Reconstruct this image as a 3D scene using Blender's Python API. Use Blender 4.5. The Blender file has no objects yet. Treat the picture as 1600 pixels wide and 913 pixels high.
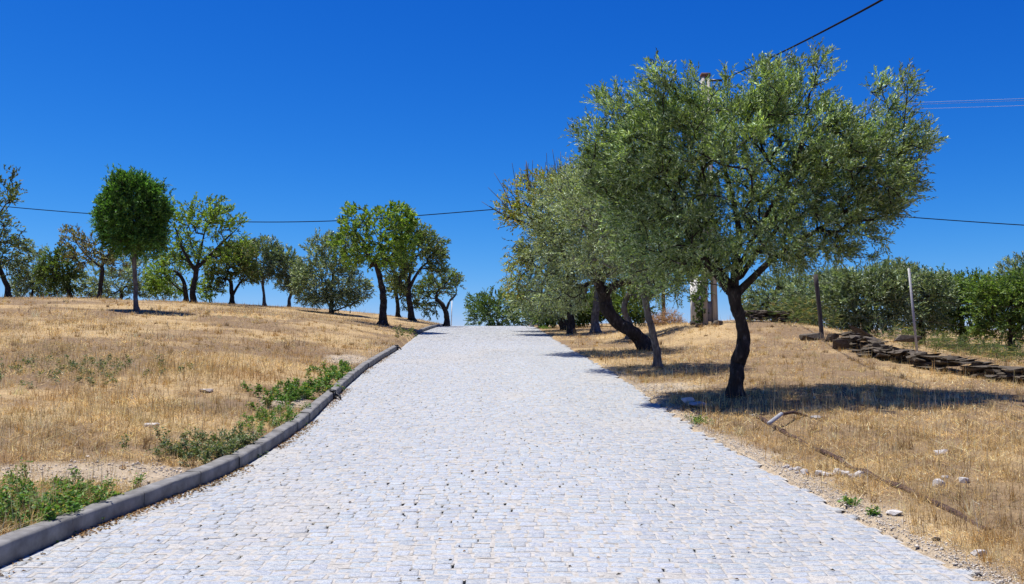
import bpy, bmesh, math
import numpy as np
from mathutils import Vector, Matrix

# ------------------------------------------------------------------ scene, camera, light
scene = bpy.context.scene
COL = scene.collection
F_PX, PCX, PCY = 1500.0, 800.0, 456.5            # focal length and centre in photo pixels
PITCH = math.radians(5.08)
CAM = np.array([0.0, 0.0, 1.5])

cam_data = bpy.data.cameras.new('camera')
cam_data.sensor_width = 36.0
cam_data.lens = 36.0 * F_PX / 1600.0
cam_data.clip_start = 0.05
cam_data.clip_end = 5000.0
cam = bpy.data.objects.new('camera', cam_data)
cam.location = CAM
cam.rotation_euler = (math.pi / 2 + PITCH, 0, 0)
COL.objects.link(cam)
scene.camera = cam

SUN_EL = math.radians(74.5)
SUN_AZ = math.radians(-68)                       # from +Y towards +X; negative = to the left
sun_dir = Vector((math.sin(SUN_AZ) * math.cos(SUN_EL), math.cos(SUN_AZ) * math.cos(SUN_EL), math.sin(SUN_EL)))

world = bpy.data.worlds.new('World')
scene.world = world
world.use_nodes = True
wn = world.node_tree.nodes; wl = world.node_tree.links
wn.clear()
sky = wn.new('ShaderNodeTexSky')
sky.sky_type = 'NISHITA'
sky.sun_disc = False
sky.sun_elevation = SUN_EL
sky.sun_rotation = SUN_AZ
sky.altitude = 600
sky.air_density = 1.0
sky.dust_density = 0.15
sky.ozone_density = 4.0
# deep polarised blue: one even film-like response over the whole sky
K_SKY = 0.119
sep = wn.new('ShaderNodeSeparateColor'); com = wn.new('ShaderNodeCombineColor')
wl = world.node_tree.links
wl.new(sky.outputs[0], sep.inputs[0])
for ch, (g_, a_) in enumerate(((3.2, 2.5), (1.64, 0.98), (0.95, 1.13))):
    m0 = wn.new('ShaderNodeMath'); m0.operation = 'MULTIPLY'; m0.inputs[1].default_value = K_SKY
    m1 = wn.new('ShaderNodeMath'); m1.operation = 'POWER'; m1.inputs[1].default_value = g_
    m2 = wn.new('ShaderNodeMath'); m2.operation = 'MULTIPLY'; m2.inputs[1].default_value = a_ / K_SKY
    wl.new(sep.outputs[ch], m0.inputs[0]); wl.new(m0.outputs[0], m1.inputs[0])
    wl.new(m1.outputs[0], m2.inputs[0]); wl.new(m2.outputs[0], com.inputs[ch])
bg = wn.new('ShaderNodeBackground')
bg.inputs['Strength'].default_value = 0.087
wo = wn.new('ShaderNodeOutputWorld')
wl.new(com.outputs[0], bg.inputs[0])
wl.new(bg.outputs[0], wo.inputs[0])

sl = bpy.data.lights.new('sun', 'SUN')
sl.energy = 5.0
sl.angle = math.radians(0.53)
sl.color = (1.0, 0.95, 0.87)
so = bpy.data.objects.new('sun', sl)
so.rotation_euler = sun_dir.to_track_quat('Z', 'Y').to_euler()
so.location = (-30, 20, 60)
COL.objects.link(so)

scene.view_settings.view_transform = 'Standard'
scene.view_settings.look = 'None'
scene.view_settings.gamma = 1.0
scene.view_settings.exposure = 0.40
scene.view_settings.use_curve_mapping = False
scene.cycles.max_bounces = 6
scene.cycles.diffuse_bounces = 3
scene.cycles.glossy_bounces = 2
scene.cycles.transmission_bounces = 3
scene.cycles.transparent_max_bounces = 4

# ------------------------------------------------------------------ small maths
def hsh(ix, iy, seed=0):
    n = (ix * 374761393 + iy * 668265263 + seed * 1442695041) & 0xFFFFFFFF
    n = ((n ^ (n >> 13)) * 1274126177) & 0xFFFFFFFF
    n = n ^ (n >> 16)
    return (n & 0xFFFFFF) / float(0xFFFFFF)

def noise2(x, y, seed=0):
    """value noise in 0..1 on numpy arrays"""
    x = np.asarray(x, float); y = np.asarray(y, float)
    ix = np.floor(x).astype(np.int64); iy = np.floor(y).astype(np.int64)
    fx = x - ix; fy = y - iy
    fx = fx * fx * (3 - 2 * fx); fy = fy * fy * (3 - 2 * fy)
    a = hsh(ix, iy, seed); b = hsh(ix + 1, iy, seed)
    c = hsh(ix, iy + 1, seed); d = hsh(ix + 1, iy + 1, seed)
    return (a * (1 - fx) + b * fx) * (1 - fy) + (c * (1 - fx) + d * fx) * fy

def fbm(x, y, seed=0, o=4):
    s = 0; a = 0.5; t = 0
    for i in range(o):
        s = s + a * noise2(x * 2 ** i, y * 2 ** i, seed + i * 17); t += a; a *= 0.55
    return s / t

def sstep(a, b, x):
    t = np.clip((np.asarray(x, float) - a) / (b - a), 0, 1)
    return t * t * (3 - 2 * t)

def hermite_table(ys, vs, yy):
    """smooth curve through stations"""
    ys = np.array(ys, float); vs = np.array(vs, float)
    m = np.gradient(vs, ys)
    i = np.clip(np.searchsorted(ys, yy) - 1, 0, len(ys) - 2)
    h = ys[i + 1] - ys[i]; t = np.clip((yy - ys[i]) / h, 0, 1)
    return ((2 * t**3 - 3 * t**2 + 1) * vs[i] + (t**3 - 2 * t**2 + t) * h * m[i]
            + (-2 * t**3 + 3 * t**2) * vs[i + 1] + (t**3 - t**2) * h * m[i + 1])

YT = np.arange(-60, 900, 0.1)
SLOPE = np.interp(YT, [-60, 0, 6, 10, 13.1, 15, 19.6, 30.15, 40, 62, 80, 110, 200, 900],
                  [.02, .035, .065, .067, .075, .095, .098, .088, .088, .054, .01, -.05, -.08, -.05])
PT = np.cumsum(SLOPE) * 0.1
PT = PT - np.interp(0, YT, PT)
XLT = hermite_table([-60, -5, 5.6, 7.3, 8.4, 9.3, 10.6, 12.2, 13.9, 15.2, 17.2, 19.2, 22.4, 25.8, 30.15, 40, 62, 90, 120, 900],
                    [-5.5, -3.8, -3.28, -3.11, -2.96, -2.84, -2.80, -2.84, -2.92, -3.00, -3.13, -3.25, -3.40, -3.48, -3.57, -3.95, -4.34, -5.2, -6.5, -40], YT)
XRT = hermite_table([-60, -5, 5.93, 7.13, 9.22, 13.1, 19.6, 30.15, 40, 62, 90, 120, 900],
                    [3.2, 2.9, 2.82, 2.76, 2.69, 2.57, 2.40, 1.93, 1.6, 1.16, 0.3, -1.0, -34], YT)
def P(y): return np.interp(y, YT, PT)
def XL(y): return np.interp(y, YT, XLT)
def XR(y): return np.interp(y, YT, XRT)
KW, KH = 0.15, 0.135

def road_z(x, y):
    return P(y) + 0.03 * (fbm(x * 0.7, y * 0.5, 3, 2) - 0.5)

def H(x, y):
    x = np.asarray(x, float); y = np.asarray(y, float)
    p = P(y); dl = XL(y) - KW - x; dr = x - XR(y)
    bump = 0.10 * (fbm(x * 0.8, y * 0.8, 11, 3) - 0.5) + 0.25 * (fbm(x * 0.12, y * 0.12, 5, 2) - 0.5)
    amp = 1.05 + 0.6 * sstep(8, 40, y)
    left = KH - 0.035 + amp * (1 - np.exp(-np.maximum(dl, 0) / 9.0)) + bump * sstep(0.1, 1.6, dl)
    fade = sstep(0, 8, dr)
    right = (0.02 + 0.12 * sstep(0, 4, dr) - 0.42 * sstep(9, 17, x) * sstep(14, 26, y)
             + 0.62 * np.exp(-((x - 8.5) / 4.5) ** 2 - ((y - 33) / 8.0) ** 2) * sstep(1, 4.5, dr)
             + bump * sstep(0.3, 2.0, dr))
    mid = -0.09
    z = np.where(dl > 0, left, np.where(dr > 0, right, mid))
    # ramps into the road bed
    z = np.where((dl <= 0) & (dl > -KW), mid, z)
    z = np.where((dr <= 0) & (dr > -0.12), mid + (0.11 - 0.0) * (dr + 0.12) / 0.12, z)
    return p + z

cp, sp = math.cos(PITCH), math.sin(PITCH)
def at(px, py, d):
    u = (px - PCX) / F_PX; v = (PCY - py) / F_PX
    return np.array([u * d, d * (cp - v * sp), CAM[2] + d * (sp + v * cp)])

def ground_at(px, py, dmin=3.0, dmax=90.0):
    """where the sight line through a photo pixel meets the terrain"""
    ds = np.arange(dmin, dmax, 0.05)
    u = (px - PCX) / F_PX; v = (PCY - py) / F_PX
    x = u * ds; y = ds * (cp - v * sp); z = CAM[2] + ds * (sp + v * cp)
    below = np.nonzero(z <= H(x, y))[0]
    i = below[0] if len(below) else int(np.argmin(np.abs(z - H(x, y)) / ds))
    return float(x[i]), float(y[i]), float(H(x[i], y[i])), float(ds[i])

# ------------------------------------------------------------------ materials
def new_mat(name):
    m = bpy.data.materials.new(name); m.use_nodes = True
    nt = m.node_tree; nt.nodes.clear()
    out = nt.nodes.new('ShaderNodeOutputMaterial')
    b = nt.nodes.new('ShaderNodeBsdfPrincipled')
    nt.links.new(b.outputs[0], out.inputs[0])
    return m, nt, b, out

def coord(nt, scale, detail=4, rough=0.6, kind='Object', stretch=None):
    tc = nt.nodes.new('ShaderNodeTexCoord')
    n = nt.nodes.new('ShaderNodeTexNoise')
    n.inputs['Scale'].default_value = scale
    n.inputs['Detail'].default_value = detail
    n.inputs['Roughness'].default_value = rough
    src = tc.outputs[kind]
    if stretch:
        mp = nt.nodes.new('ShaderNodeMapping'); mp.inputs['Scale'].default_value = stretch
        nt.links.new(src, mp.inputs[0]); src = mp.outputs[0]
    nt.links.new(src, n.inputs['Vector'])
    return n

def ramp(nt, src, stops):
    r = nt.nodes.new('ShaderNodeValToRGB')
    els = r.color_ramp.elements
    while len(els) < len(stops): els.new(0.5)
    for e, (p, c) in zip(els, stops):
        e.position = p; e.color = (*c, 1) if len(c) == 3 else c
    nt.links.new(src, r.inputs[0])
    return r

def bump(nt, b, src, strength=0.5, dist=0.02):
    bp = nt.nodes.new('ShaderNodeBump')
    bp.inputs['Strength'].default_value = strength
    bp.inputs['Distance'].default_value = dist
    nt.links.new(src, bp.inputs['Height'])
    nt.links.new(bp.outputs[0], b.inputs['Normal'])

def mul(nt, a, b_, fac=1.0, mode='MULTIPLY'):
    m = nt.nodes.new('ShaderNodeMix'); m.data_type = 'RGBA'; m.blend_type = mode
    m.inputs[0].default_value = fac
    nt.links.new(a, m.inputs[6]); nt.links.new(b_, m.inputs[7])
    return m.outputs[2]

def mat_noise(name, stops, scale, rough=0.85, bs=0.5, bd=0.02, stretch=None, detail=6, spec=0.3, metallic=0.0):
    m, nt, b, _ = new_mat(name)
    n = coord(nt, scale, detail, 0.65, 'Object', stretch)
    r = ramp(nt, n.outputs[0], stops)
    nt.links.new(r.outputs[0], b.inputs['Base Color'])
    b.inputs['Roughness'].default_value = rough
    b.inputs['Specular IOR Level'].default_value = spec
    b.inputs['Metallic'].default_value = metallic
    if bs: bump(nt, b, n.outputs[0], bs, bd)
    return m

def mat_attr(name, rough=0.6, spec=0.3, translucent=0.0, speck=None, bs=0.0, tint=None):
    """colour comes from the mesh's own 'col' attribute (leaf by leaf, stone by stone)"""
    m, nt, b, out = new_mat(name)
    a = nt.nodes.new('ShaderNodeAttribute'); a.attribute_name = 'col'
    c = a.outputs['Color']
    if speck:
        n = coord(nt, speck[0], 3, 0.7)
        r = ramp(nt, n.outputs[0], [(0.3, (speck[1],) * 3), (0.7, (speck[2],) * 3)])
        c = mul(nt, c, r.outputs[0])
        if bs: bump(nt, b, n.outputs[0], bs, 0.004)
    nt.links.new(c, b.inputs['Base Color'])
    b.inputs['Roughness'].default_value = rough
    b.inputs['Specular IOR Level'].default_value = spec
    if translucent > 0:
        t = nt.nodes.new('ShaderNodeBsdfTranslucent')
        g = nt.nodes.new('ShaderNodeMix'); g.data_type = 'RGBA'; g.blend_type = 'MULTIPLY'
        g.inputs[0].default_value = 1.0
        g.inputs[7].default_value = (*(tint or (1.25, 1.3, 0.55)), 1)
        nt.links.new(c, g.inputs[6]); nt.links.new(g.outputs[2], t.inputs[0])
        ms = nt.nodes.new('ShaderNodeMixShader'); ms.inputs[0].default_value = translucent
        nt.links.new(b.outputs[0], ms.inputs[1]); nt.links.new(t.outputs[0], ms.inputs[2])
        nt.links.new(ms.outputs[0], out.inputs[0])
    return m

M = {}
def ground_material():
    m, nt, b, _ = new_mat('dry_earth')
    a = nt.nodes.new('ShaderNodeAttribute'); a.attribute_name = 'col'
    n = coord(nt, 9.0, 8, 0.7)
    r = ramp(nt, n.outputs[0], [(0.28, (0.55, 0.5, 0.45)), (0.5, (1, 1, 1)), (0.75, (1.35, 1.3, 1.2))])
    n2 = coord(nt, 60.0, 4, 0.7)
    r2 = ramp(nt, n2.outputs[0], [(0.3, (0.6, 0.58, 0.55)), (0.7, (1.2, 1.2, 1.2))])
    c = mul(nt, mul(nt, a.outputs['Color'], r.outputs[0]), r2.outputs[0])
    nt.links.new(c, b.inputs['Base Color'])
    b.inputs['Roughness'].default_value = 0.95
    b.inputs['Specular IOR Level'].default_value = 0.1
    bump(nt, b, n2.outputs[0], 0.8, 0.03)
    return m
M['ground'] = ground_material()
def sett_material():
    m, nt, b, _ = new_mat('granite_sett')
    a = nt.nodes.new('ShaderNodeAttribute'); a.attribute_name = 'col'
    fine = coord(nt, 170, 3, 0.7); mid = coord(nt, 42, 4, 0.7); dust = coord(nt, 17, 6, 0.75)
    r1 = ramp(nt, fine.outputs[0], [(0.38, (0.62, 0.64, 0.68)), (0.62, (1.2, 1.2, 1.18))])
    r2 = ramp(nt, mid.outputs[0], [(0.36, (0.70, 0.73, 0.80)), (0.62, (1.15, 1.14, 1.11))])
    c = mul(nt, mul(nt, a.outputs['Color'], r1.outputs[0]), r2.outputs[0])
    rd = ramp(nt, dust.outputs[0], [(0.48, (0, 0, 0)), (0.64, (0.8, 0.8, 0.8))])
    mx = nt.nodes.new('ShaderNodeMix'); mx.data_type = 'RGBA'
    mx.inputs[7].default_value = (0.445, 0.43, 0.395, 1)
    nt.links.new(rd.outputs[0], mx.inputs[0]); nt.links.new(c, mx.inputs[6])
    nt.links.new(mx.outputs[2], b.inputs['Base Color'])
    b.inputs['Roughness'].default_value = 0.85; b.inputs['Specular IOR Level'].default_value = 0.25
    bump(nt, b, mid.outputs[0], 0.5, 0.006)
    return m
M['sett'] = sett_material()
M['sand'] = mat_noise('joint_sand', [(0.3, (0.29, 0.265, 0.22)), (0.5, (0.42, 0.40, 0.362)), (0.7, (0.50, 0.48, 0.445))], 22, 0.95, 0.4, 0.01)
M['soil'] = mat_noise('bed_soil', [(0.3, (0.05, 0.04, 0.03)), (0.7, (0.12, 0.10, 0.08))], 40, 0.95)
M['kerb'] = mat_noise('kerb_concrete', [(0.30, (0.115, 0.111, 0.103)), (0.5, (0.185, 0.181, 0.172)), (0.68, (0.255, 0.250, 0.239))], 6, 0.92, 0.5, 0.008, detail=12)
M['grass'] = mat_attr('dry_grass', 0.7, 0.15, 0.4, tint=(1.0, 0.95, 0.8))
M['leaf'] = mat_attr('olive_leaf', 0.45, 0.35, 0.22)
M['broad'] = mat_attr('broad_leaf', 0.5, 0.35, 0.33)
M['weed'] = mat_attr('weed_leaf', 0.55, 0.3, 0.3)
M['litter'] = mat_attr('leaf_litter', 0.8, 0.2, 0.1)
M['bark'] = mat_noise('olive_bark', [(0.3, (0.018, 0.015, 0.013)), (0.55, (0.045, 0.039, 0.034)), (0.66, (0.10, 0.09, 0.08)), (0.70, (0.34, 0.33, 0.31))], 14, 0.95, 1.0, 0.04, (1, 1, 0.35), 8, 0.1)
M['bark_grey'] = mat_noise('grey_bark', [(0.3, (0.05, 0.045, 0.04)), (0.55, (0.16, 0.15, 0.135)), (0.8, (0.36, 0.345, 0.32))], 12, 0.95, 1.0, 0.04, (1, 1, 0.35), 8, 0.1)
M['twig'] = mat_noise('twig_bark', [(0.3, (0.05, 0.043, 0.036)), (0.7, (0.15, 0.13, 0.11))], 20, 0.95, 0, spec=0.1)
M['gravel'] = mat_attr('gravel', 0.95, 0.1)
M['slab'] = mat_noise('schist', [(0.33, (0.028, 0.023, 0.018)), (0.5, (0.11, 0.09, 0.068)), (0.68, (0.27, 0.235, 0.185))], 7, 0.95, 0.8, 0.03, (1, 1, 3), 8, 0.15)
M['white_rock'] = mat_noise('chalky_rock', [(0.3, (0.42, 0.38, 0.33)), (0.6, (0.68, 0.65, 0.61))], 12, 0.95, 0.6, 0.02)
M['grey_rock'] = mat_noise('pale_grey_rock', [(0.3, (0.26, 0.25, 0.24)), (0.6, (0.46, 0.45, 0.44))], 12, 0.95, 0.6, 0.02)
M['concrete'] = mat_noise('weathered_concrete', [(0.3, (0.26, 0.24, 0.22)), (0.55, (0.42, 0.40, 0.37)), (0.8, (0.52, 0.50, 0.47))], 5, 0.9, 0.4, 0.01, (1, 1, 0.3))
M['plaster'] = mat_noise('white_paint', [(0.3, (0.66, 0.65, 0.62)), (0.7, (0.80, 0.79, 0.77))], 6, 0.8, 0.2, 0.01)
M['rust'] = mat_noise('rusted_steel', [(0.35, (0.022, 0.014, 0.011)), (0.5, (0.065, 0.036, 0.027)), (0.68, (0.15, 0.095, 0.07))], 18, 0.9, 0.7, 0.008)
M['zinc'] = mat_noise('galvanised_steel', [(0.3, (0.26, 0.265, 0.275)), (0.7, (0.42, 0.425, 0.435))], 15, 0.6, 0.1, 0.003, spec=0.4, metallic=0.2)
M['timber'] = mat_noise('weathered_timber', [(0.3, (0.028, 0.024, 0.022)), (0.7, (0.10, 0.088, 0.08))], 20, 0.9, 0.6, 0.01, (1, 1, 0.1))
M['pole_wood'] = mat_noise('brown_pole_wood', [(0.3, (0.07, 0.035, 0.025)), (0.7, (0.17, 0.09, 0.065))], 20, 0.9, 0.4, 0.01, (1, 1, 0.1))
M['rubber'] = mat_noise('black_plastic', [(0.3, (0.006, 0.007, 0.010)), (0.7, (0.016, 0.018, 0.024))], 30, 0.45, 0.2, 0.002, spec=0.5)
M['cable'] = mat_noise('black_cable', [(0.3, (0.008, 0.008, 0.009)), (0.7, (0.02, 0.02, 0.022))], 3, 0.95, 0, spec=0.05)
M['wire'] = mat_noise('bright_wire', [(0.3, (0.38, 0.44, 0.50)), (0.7, (0.50, 0.57, 0.63))], 3, 0.5, 0, spec=0.3)
M['porcelain'] = mat_noise('white_porcelain', [(0.3, (0.7, 0.7, 0.68)), (0.7, (0.82, 0.82, 0.8))], 10, 0.2, 0, spec=0.6)

# ------------------------------------------------------------------ object helpers
def tag(o, label=None, cat=None, group=None, kind=None):
    if label: o['label'] = label
    if cat: o['category'] = cat
    if group: o['group'] = group
    if kind: o['kind'] = kind
    elif cat: o['kind'] = 'thing'
    return o

def empty(name, loc=(0, 0, 0)):
    o = bpy.data.objects.new(name, None)
    o.empty_display_size = 0.2
    o.location = [float(v) for v in loc]; COL.objects.link(o)
    return o

def np_mesh(name, V, Fc, mat, parent=None, col=None, smooth=False, origin=None):
    """V (n,3) world coordinates, Fc (m,k) one polygon size, col (n,3) per-vertex colour"""
    V = np.asarray(V, np.float32).copy(); Fc = np.asarray(Fc, np.int32)
    org = np.array(origin if origin is not None else (0, 0, 0), np.float32)
    V -= org
    me = bpy.data.meshes.new(name)
    k = Fc.shape[1]; m = len(Fc)
    me.vertices.add(len(V)); me.vertices.foreach_set('co', V.ravel())
    me.loops.add(m * k); me.loops.foreach_set('vertex_index', Fc.ravel())
    me.polygons.add(m)
    me.polygons.foreach_set('loop_start', np.arange(0, m * k, k, dtype=np.int32))
    me.polygons.foreach_set('loop_total', np.full(m, k, np.int32))
    me.update(calc_edges=True)
    if smooth: me.polygons.foreach_set('use_smooth', np.ones(m, bool))
    if col is not None:
        ca = me.color_attributes.new('col', 'FLOAT_COLOR', 'POINT')
        c4 = np.ones((len(V), 4), np.float32); c4[:, :3] = col
        ca.data.foreach_set('color', c4.ravel())
    me.materials.append(mat)
    o = bpy.data.objects.new(name, me); COL.objects.link(o)
    if parent is not None:
        o.parent = parent
        o.location = [float(a - b) for a, b in zip(org, parent.location)]
    else:
        o.location = [float(v) for v in org]
    return o

def spline(pts, n):
    pts = np.asarray(pts, float)
    s = np.concatenate([[0], np.cumsum(np.linalg.norm(np.diff(pts[:, :3], axis=0), axis=1))])
    t = np.linspace(0, s[-1], n)
    if len(pts) == 2:
        return np.stack([np.interp(t, s, pts[:, k]) for k in range(pts.shape[1])], 1)
    return np.stack([hermite_table(s, pts[:, k], t) for k in range(pts.shape[1])], 1)

def tube(pts, radii, sides=10, rough=0.0, seed=0, cap=True, squash=None):
    """continuous swept tube; returns V, quads (caps as degenerate-free quads fans are avoided by closing to a point ring)"""
    pts = np.asarray(pts, float); n = len(pts)
    radii = np.broadcast_to(np.asarray(radii, float), (n,)).copy()
    tan = np.gradient(pts, axis=0); tan /= np.linalg.norm(tan, axis=1)[:, None] + 1e-9
    ref = np.array([0.31, 0.9, 0.12]) if abs(tan[0][2]) > 0.5 else np.array([0, 0, 1.0])
    A = np.cross(tan, ref); A /= np.linalg.norm(A, axis=1)[:, None] + 1e-9
    B = np.cross(tan, A)
    ang = np.linspace(0, 2 * np.pi, sides, endpoint=False)
    R = np.repeat(radii[:, None], sides, 1)
    if rough:
        ii = np.arange(n)[:, None] * np.ones(sides)[None]
        cx = np.cos(ang)[None] * 1.6 + 10; cy = np.sin(ang)[None] * 1.6 + 10
        R = R * (1 + rough * 2 * (noise2(cx + ii * 0.23, cy + ii * 0.31, seed) - 0.5)
                 + rough * 0.9 * (noise2(cx * 2.7 + ii * 0.9, cy * 2.7, seed + 5) - 0.5))
    V = pts[:, None, :] + R[..., None] * (np.cos(ang)[None, :, None] * A[:, None, :] + np.sin(ang)[None, :, None] * B[:, None, :])
    V = V.reshape(-1, 3)
    if cap:
        V = np.concatenate([np.repeat(pts[:1], sides, 0) , V, np.repeat(pts[-1:], sides, 0)])
        n2 = n + 2
    else: n2 = n
    i, j = np.meshgrid(np.arange(n2 - 1), np.arange(sides), indexing='ij')
    j2 = (j + 1) % sides
    Q = np.stack([i * sides + j, i * sides + j2, (i + 1) * sides + j2, (i + 1) * sides + j], -1).reshape(-1, 4)
    return V, Q

def join(parts):
    Vs, Qs, Cs = [], [], []; o = 0
    for p in parts:
        Vs.append(p[0]); Qs.append(np.asarray(p[1]) + o); o += len(p[0])
        if len(p) > 2: Cs.append(p[2])
    return (np.concatenate(Vs), np.concatenate(Qs)) + ((np.concatenate(Cs),) if Cs else ())

def box(x0, x1, y0, y1, z0, z1):
    V = np.array([[x0, y0, z0], [x1, y0, z0], [x1, y1, z0], [x0, y1, z0], [x0, y0, z1], [x1, y0, z1], [x1, y1, z1], [x0, y1, z1]], float)
    Q = np.array([[0, 3, 2, 1], [4, 5, 6, 7], [0, 1, 5, 4], [1, 2, 6, 5], [2, 3, 7, 6], [3, 0, 4, 7]])
    return V, Q

def hull_mesh(name, pts, mat, bevel=0.0):
    bm = bmesh.new()
    for p in pts: bm.verts.new(p)
    r = bmesh.ops.convex_hull(bm, input=bm.verts)
    bmesh.ops.delete(bm, geom=[g for g in set(r['geom_interior'] + r['geom_unused']) if isinstance(g, bmesh.types.BMVert)], context='VERTS')
    bmesh.ops.recalc_face_normals(bm, faces=bm.faces)
    me = bpy.data.meshes.new(name); bm.to_mesh(me); bm.free()
    me.materials.append(mat)
    return me

# ------------------------------------------------------------------ ground
def axis(stops):
    out = []
    for (a, b, s) in stops: out += list(np.arange(a, b, s))
    return np.array(out + [stops[-1][1]])

def build_ground():
    xs = axis([(-700, -120, 40), (-120, -50, 5), (-50, -14, 0.8), (-14, 14, 0.14), (14, 40, 0.6), (40, 120, 5), (120, 700, 40)])
    ys = axis([(-60, 0, 3), (0, 24, 0.14), (24, 45, 0.3), (45, 90, 0.9), (90, 200, 6), (200, 880, 40)])
    X, Y = np.meshgrid(xs, ys)
    Z = H(X, Y)
    V = np.stack([X, Y, Z], -1).reshape(-1, 3)
    nx, ny = len(xs), len(ys)
    i, j = np.meshgrid(np.arange(ny - 1), np.arange(nx - 1), indexing='ij')
    Q = np.stack([i * nx + j, i * nx + j + 1, (i + 1) * nx + j + 1, (i + 1) * nx + j], -1).reshape(-1, 4)
    x, y = V[:, 0], V[:, 1]
    n1 = fbm(x * 0.35, y * 0.25, 21, 4); n2 = fbm(x * 1.4, y * 1.1, 31, 3)
    straw = np.array([0.50, 0.37, 0.20]); dirt = np.array([0.26, 0.185, 0.115]); pale = np.array([0.52, 0.43, 0.31])
    t = sstep(0.42, 0.62, n1 * 0.6 + n2 * 0.4)[:, None]
    C = straw * t + dirt * (1 - t)
    b = bare(x, y)[:, None]
    C = C * (1 - b) + pale * b
    return tag(np_mesh('ground', V, Q, M['ground'], col=C, smooth=True), kind='structure')

def bare(x, y):
    """worn earth and grit: along the road edge and two patches behind the kerb"""
    dr = x - XR(y); dl = XL(y) - KW - x
    v = sstep(0.40, 0.02, dr + 0.5 * (fbm(x * 1.3, y * 1.3, 41, 3) - 0.5)) * (dr > -0.2) * sstep(26, 10, y)
    p0 = ground_at(110, 742); p1 = ground_at(250, 738)
    n = fbm(x * 1.5, y * 1.5, 43, 3)
    for (q, rx, ry) in ((p0, 1.1, 0.45), (p1, 0.7, 0.35), (ground_at(1025, 606), 0.8, 0.7), (ground_at(540, 562), 0.5, 1.3), (ground_at(452, 628), 0.3, 0.6)):
        r = np.sqrt(((x - q[0]) / rx) ** 2 + ((y - q[1]) / ry) ** 2)
        v = np.maximum(v, sstep(1.25, 0.7, r + 0.9 * (n - 0.5)))
    return v
ground = build_ground()

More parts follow.
